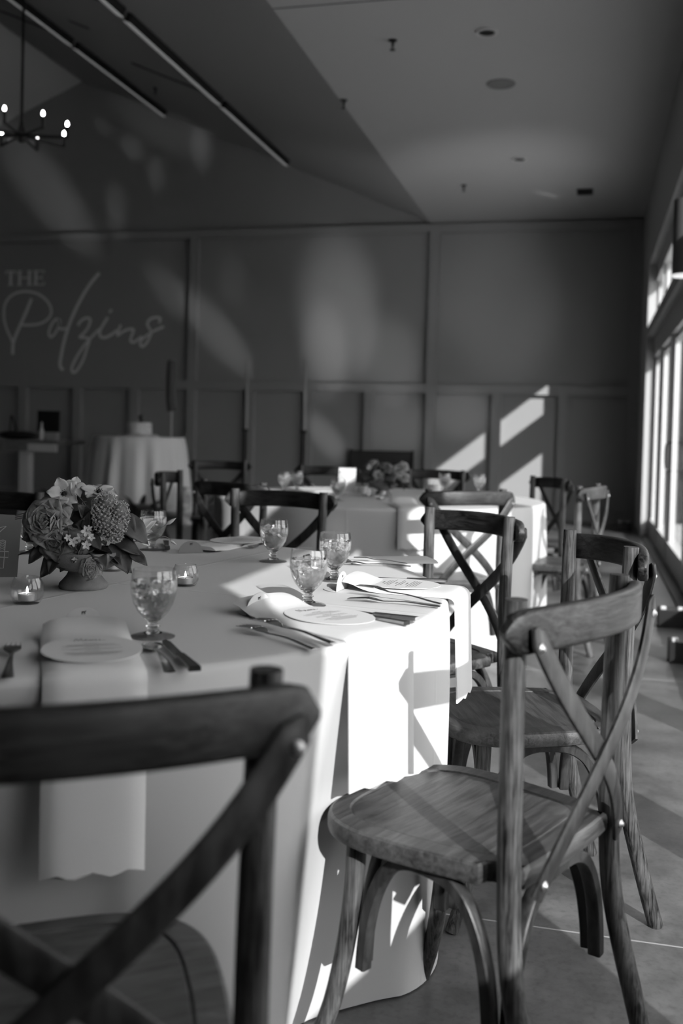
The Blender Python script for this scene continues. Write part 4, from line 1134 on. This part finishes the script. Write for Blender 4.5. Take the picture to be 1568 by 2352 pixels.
# lettering on the back wall
wl = thing('wall_lettering', 'pale two-line lettering on the dark back wall, serif word above a script name', 'lettering', (0, YB, 0))
SCRIPT = {
 'bowl': [(-8.815, 2.402), (-8.848, 2.475), (-8.933, 2.639), (-8.977, 2.803), (-8.97, 2.985), (-8.891, 3.112), (-8.759, 3.184), (-8.597, 3.204), (-8.414, 3.172), (-8.271, 3.09), (-8.178, 2.981), (-8.156, 2.873), (-8.204, 2.783), (-8.324, 2.711), (-8.485, 2.684), (-8.678, 2.684)],
 'stem': [(-8.503, 3.091), (-8.561, 2.947), (-8.629, 2.802), (-8.698, 2.657), (-8.766, 2.512), (-8.809, 2.384), (-8.812, 2.22)],
 'o': [(-8.024, 2.765), (-8.084, 2.765), (-8.152, 2.675), (-8.19, 2.567), (-8.169, 2.504), (-8.119, 2.513), (-8.041, 2.621), (-8.007, 2.729), (-8.034, 2.765), (-8.001, 2.63), (-7.881, 2.63)],
 'l': [(-7.351, 3.474), (-7.482, 3.333), (-7.596, 3.174), (-7.71, 2.978), (-7.805, 2.782), (-7.88, 2.585), (-7.936, 2.387), (-7.972, 2.207), (-7.99, 2.081), (-7.968, 2.018), (-7.928, 1.992)],
 'z': [(-7.694, 2.674), (-7.646, 2.746), (-7.548, 2.79), (-7.489, 2.763), (-7.516, 2.657), (-7.583, 2.567), (-7.66, 2.496), (-7.552, 2.487), (-7.498, 2.442), (-7.538, 2.317), (-7.585, 2.174), (-7.651, 2.048), (-7.728, 1.958), (-7.778, 1.966), (-7.78, 2.047), (-7.694, 2.209), (-7.579, 2.371), (-7.444, 2.514), (-7.329, 2.621)],
 'i': [(-7.196, 2.798), (-7.253, 2.71), (-7.319, 2.603), (-7.317, 2.514), (-7.248, 2.488), (-7.151, 2.523), (-7.037, 2.603)],
 'n': [(-6.977, 2.683), (-7.017, 2.585), (-7.027, 2.523), (-6.959, 2.568), (-6.863, 2.612), (-6.767, 2.612), (-6.794, 2.515), (-6.811, 2.444), (-6.763, 2.418), (-6.687, 2.462), (-6.621, 2.507)],
 's': [(-6.349, 2.708), (-6.332, 2.778), (-6.408, 2.796), (-6.503, 2.761), (-6.539, 2.691), (-6.489, 2.603), (-6.479, 2.551), (-6.533, 2.428), (-6.608, 2.357), (-6.647, 2.383), (-6.639, 2.445), (-6.554, 2.515), (-6.441, 2.586), (-6.272, 2.656)],
 'dot': [(-7.165, 2.905), (-7.140, 2.880)]}
THK = {'bowl': .017, 'stem': .024, 'o': .018, 'l': .024, 'z': .019, 'i': .020, 'n': .018, 's': .018, 'dot': .028}
MW = Matrix(((1, 0, 0, 0), (0, 0, -1, -.006), (0, 1, 0, 0), (0, 0, 0, 1)))
for grp in (('stem', 'bowl'), ('o',), ('l',), ('z',), ('i',), ('n',), ('s',), ('dot',)):
    sm = MB()
    for k in grp: ribbon(sm, SCRIPT[k], THK[k], 0 if k != 'stem' else .001, MW, 8)
    sm.build('script_dot' if grp == ('dot',) else 'script_letter', M_LETTER, wl)
th_ = MB()
def bar(x0, x1, z0, z1): th_.box(x0, x1, -.008, -.002, z0, z1)
zt, zb = 3.528, 3.300
bar(-8.961, -8.785, zt - .018, zt); bar(-8.961, -8.950, zt - .055, zt); bar(-8.796, -8.785, zt - .055, zt); bar(-8.892, -8.852, zb, zt); bar(-8.915, -8.829, zb, zb + .014)
th_.build('serif_letter', M_LETTER, wl); th_ = MB()
for x in (-8.715, -8.545): bar(x - .019, x + .019, zb, zt); bar(x - .042, x + .042, zb, zb + .014); bar(x - .042, x + .042, zt - .014, zt)
bar(-8.70, -8.55, 3.408, 3.424)
th_.build('serif_letter', M_LETTER, wl); th_ = MB()
bar(-8.452, -8.414, zb, zt); bar(-8.475, -8.285, zb, zb + .015); bar(-8.475, -8.29, zt - .015, zt); bar(-8.42, -8.325, 3.408, 3.424); bar(-8.296, -8.285, zb, zb + .055); bar(-8.300, -8.289, zt - .05, zt); bar(-8.333, -8.323, 3.385, 3.447)
th_.build('serif_letter', M_LETTER, wl)

# ------------------------------------------------------------------ ceiling fittings
SL = (ZR - ZC) / (XE - XR)
def zs(x): return ZC + SL * (XE - x)
ang = math.atan(SL)
def linear(label, x, y0, y1, grp='linear lights on the vault'):
    z = zs(x)
    t = thing('linear_light', label, 'ceiling light', (x, (y0 + y1) / 2, z), 0, grp)
    t.rotation_euler = (0, ang, 0)      # local X follows the slope
    l = (y1 - y0) / 2
    MB().box(-.026, .026, -l, l, -.085, -.002).build('housing', M_BLACK, t)
    MB().box(-.034, .030, -l, l, -.094, -.0855).build('lens', M_TRACKLENS, t)
    return t
linear('linear light on the lower vault line, nearest length at the top of the picture', -4.20, 6.0, 8.36)
linear('linear light on the lower vault line, long middle length', -4.20, 8.48, 10.82)
linear('linear light on the lower vault line, far length ending near the back wall', -4.20, 10.94, 13.45)
linear('linear light on the upper vault line, near length beside the chandelier rod', -6.09, 8.55, 10.82)
linear('linear light on the upper vault line, far length ending near the back wall', -6.09, 10.94, 13.50)
def seam(xa, xb, y, w=.03):
    mb = MB(); za, zb_ = zs(xa), zs(xb)
    mb.add([(xa, y - w, za - .012), (xb, y - w, zb_ - .012), (xb, y + w, zb_ - .012), (xa, y + w, za - .012), (xa, y - w, za - .001), (xb, y - w, zb_ - .001), (xb, y + w, zb_ - .001), (xa, y + w, za - .001)],
           [(0, 1, 2, 3), (7, 6, 5, 4), (0, 4, 5, 1), (1, 5, 6, 2), (2, 6, 7, 3), (3, 7, 4, 0)], None, False)
    trim(mb, M_JOINT)
seam(-5.35, -4.23, 10.88, .028); seam(-7.40, -6.12, 10.88, .028); seam(-5.35, -4.23, 8.42, .04)
sd_ = thing('slot_diffuser', 'short dark slot in the vault between the two lines of linear lights', 'air vent', (-5.48, 9.85, zs(-5.48)), 0); sd_.rotation_euler = (0, ang, 0)
MB().box(-.12, .12, -.045, .045, -.01, -.002).build('slot', M_BLACKSOFT, sd_); MB().box(-.14, .14, -.055, -.045, -.012, -.002).build('slot_edge', M_SLOPE, sd_)

def downlight(label, x, y):
    t = thing('downlight', label, 'ceiling light', (x, y, ZC), 0, 'recessed downlights')
    MB().lathe([(.085, -.0015), (.085, -.010), (.062, -.012), (.060, -.004)], 32, None, False, False).build('trim_ring', M_LIGHTTRIM, t, 40)
    MB().lathe([(.061, -.004), (.05, -.003), (.002, -.003)], 24, None, False, True).build('recess_shade_disc', M_BLACKSOFT, t)  # flat black disc, shade of the hole put into its colour
    return t
downlight('recessed ceiling downlight nearest the top of the picture', -0.829, 7.44)
downlight('recessed ceiling downlight farther back, near the wall', -0.825, 10.875)
sp = thing('ceiling_speaker', 'round grey flush speaker in the aisle ceiling', 'speaker', (-0.819, 8.545, ZC))
MB().lathe([(.120, -.001), (.120, -.008), (.112, -.008)], 40, None, False, False).build('rim', M_SPK, sp, 40)
MB().lathe([(.112, -.004), (.06, -.005), (.002, -.005)], 40, None, False, True).build('grille', M_SPK, sp)
vn = thing('square_vent', 'small dark square vent in the aisle ceiling by the glazed wall', 'air vent', (-0.15, 12.42, ZC))
bevel(MB().box(-.095, .095, -.15, .15, -.010, -.001).build('frame', M_BLACKSOFT, vn), .003)
lv2 = MB()
for k in range(5): lv2.box(-.075, .075, -.11 + k * .05, -.085 + k * .05, -.016, -.010)
lv2.build('louvres', M_BLACK, vn)
def sprinkler(label, x, y, z=ZC):
    t = thing('sprinkler_head', label, 'sprinkler', (x, y, z), 0, 'ceiling sprinkler heads')
    MB().lathe([(.034, -.001), (.032, -.008), (.012, -.010), (.010, -.045), (.006, -.055), (.006, -.07), (.022, -.072), (.022, -.076), (.002, -.077)], 18).build('head_body', M_BLACK, t, 40)
    return t
sprinkler('sprinkler head nearest us, left of the near downlight', -1.535, 7.47)
sprinkler('sprinkler head right at the edge of the vault', -2.225, 8.73)
sprinkler('sprinkler head farthest back in the aisle ceiling', -1.542, 11.906)
sprinkler('small sprinkler head on the vault slope between the linear lights', -5.544, 11.957, zs(-5.544))

# chandelier
HB = (-4.99, 8.0, 3.70)
chn = thing('chandelier', 'black candle-style chandelier with lit bulbs hanging at the top left', 'chandelier', HB)
ztop = zs(HB[0]) - HB[2]
MB().tube([(0, 0, .0), (0, 0, ztop - .02)], .013, 10).build('rod', M_BLACK, chn)
MB().lathe([(.06, ztop - .04), (.06, ztop - .005)], 20).build('ceiling_canopy', M_BLACK, chn, 40)
MB().lathe([(.018, -.06), (.035, -.05), (.035, .04), (.02, .10), (.013, .14)], 20).build('hub', M_BLACK, chn, 40)
for k in range(8):
    a = math.radians(12 + 45 * k); r_ = .41
    dx, dy = math.cos(a) * r_, math.sin(a) * r_
    arm = MB().tube([(0, 0, 0), (dx * .5, dy * .5, -.005), (dx, dy, -.01)], .014, 8).tube([(dx, dy, -.02), (dx, dy, .085)], .016, 10).build('arm', M_BLACK, chn, 50)
    MB().lathe([(.005, .086), (.010, .096), (.011, .108), (.007, .122), (.001, .130)], 14, Matrix.Translation((dx, dy, 0))).build('bulb', M_BULB, arm)

# wall sconce and floor boxes along the glazed wall
sc = thing('wall_sconce', 'dark cylinder sconce with a bright lower rim at the right edge', 'wall light', (0.525, 6.4, 2.14))
MB().lathe([(.075, 0), (.075, .45), (.002, .45)], 32).build('shade', M_SCONCE, sc, 40)
MB().lathe([(.072, -.012), (.075, -.001), (.075, .001)], 32).build('lower_rim', M_RIM, sc, 40)
MB().box(.06, .086, -.03, .03, .2, .29).build('bracket', M_BLACK, sc)
def uplight(label, x, y):
    t = thing('floor_uplight', label, 'floor light', (x, y, 0), 0, 'black floor boxes along the doors')
    bevel(MB().box(0, .17, -.07, .07, 0, .11).build('housing', M_BLACK, t), .004)
    for a in (.012, .112):
        bevel(MB().box(a, a + .032, -.068, -.03, .108, .128).build('corner_lamp', M_PALEBOX, t), .004)
    return t
uplight('black floor box with pale corner squares, farther one by the doors', .435, 6.40)
uplight('black floor box with pale corner square, nearer one at the right edge', .425, 5.40)
uplight('small black floor box in the far right corner by the back wall', .36, 12.9)
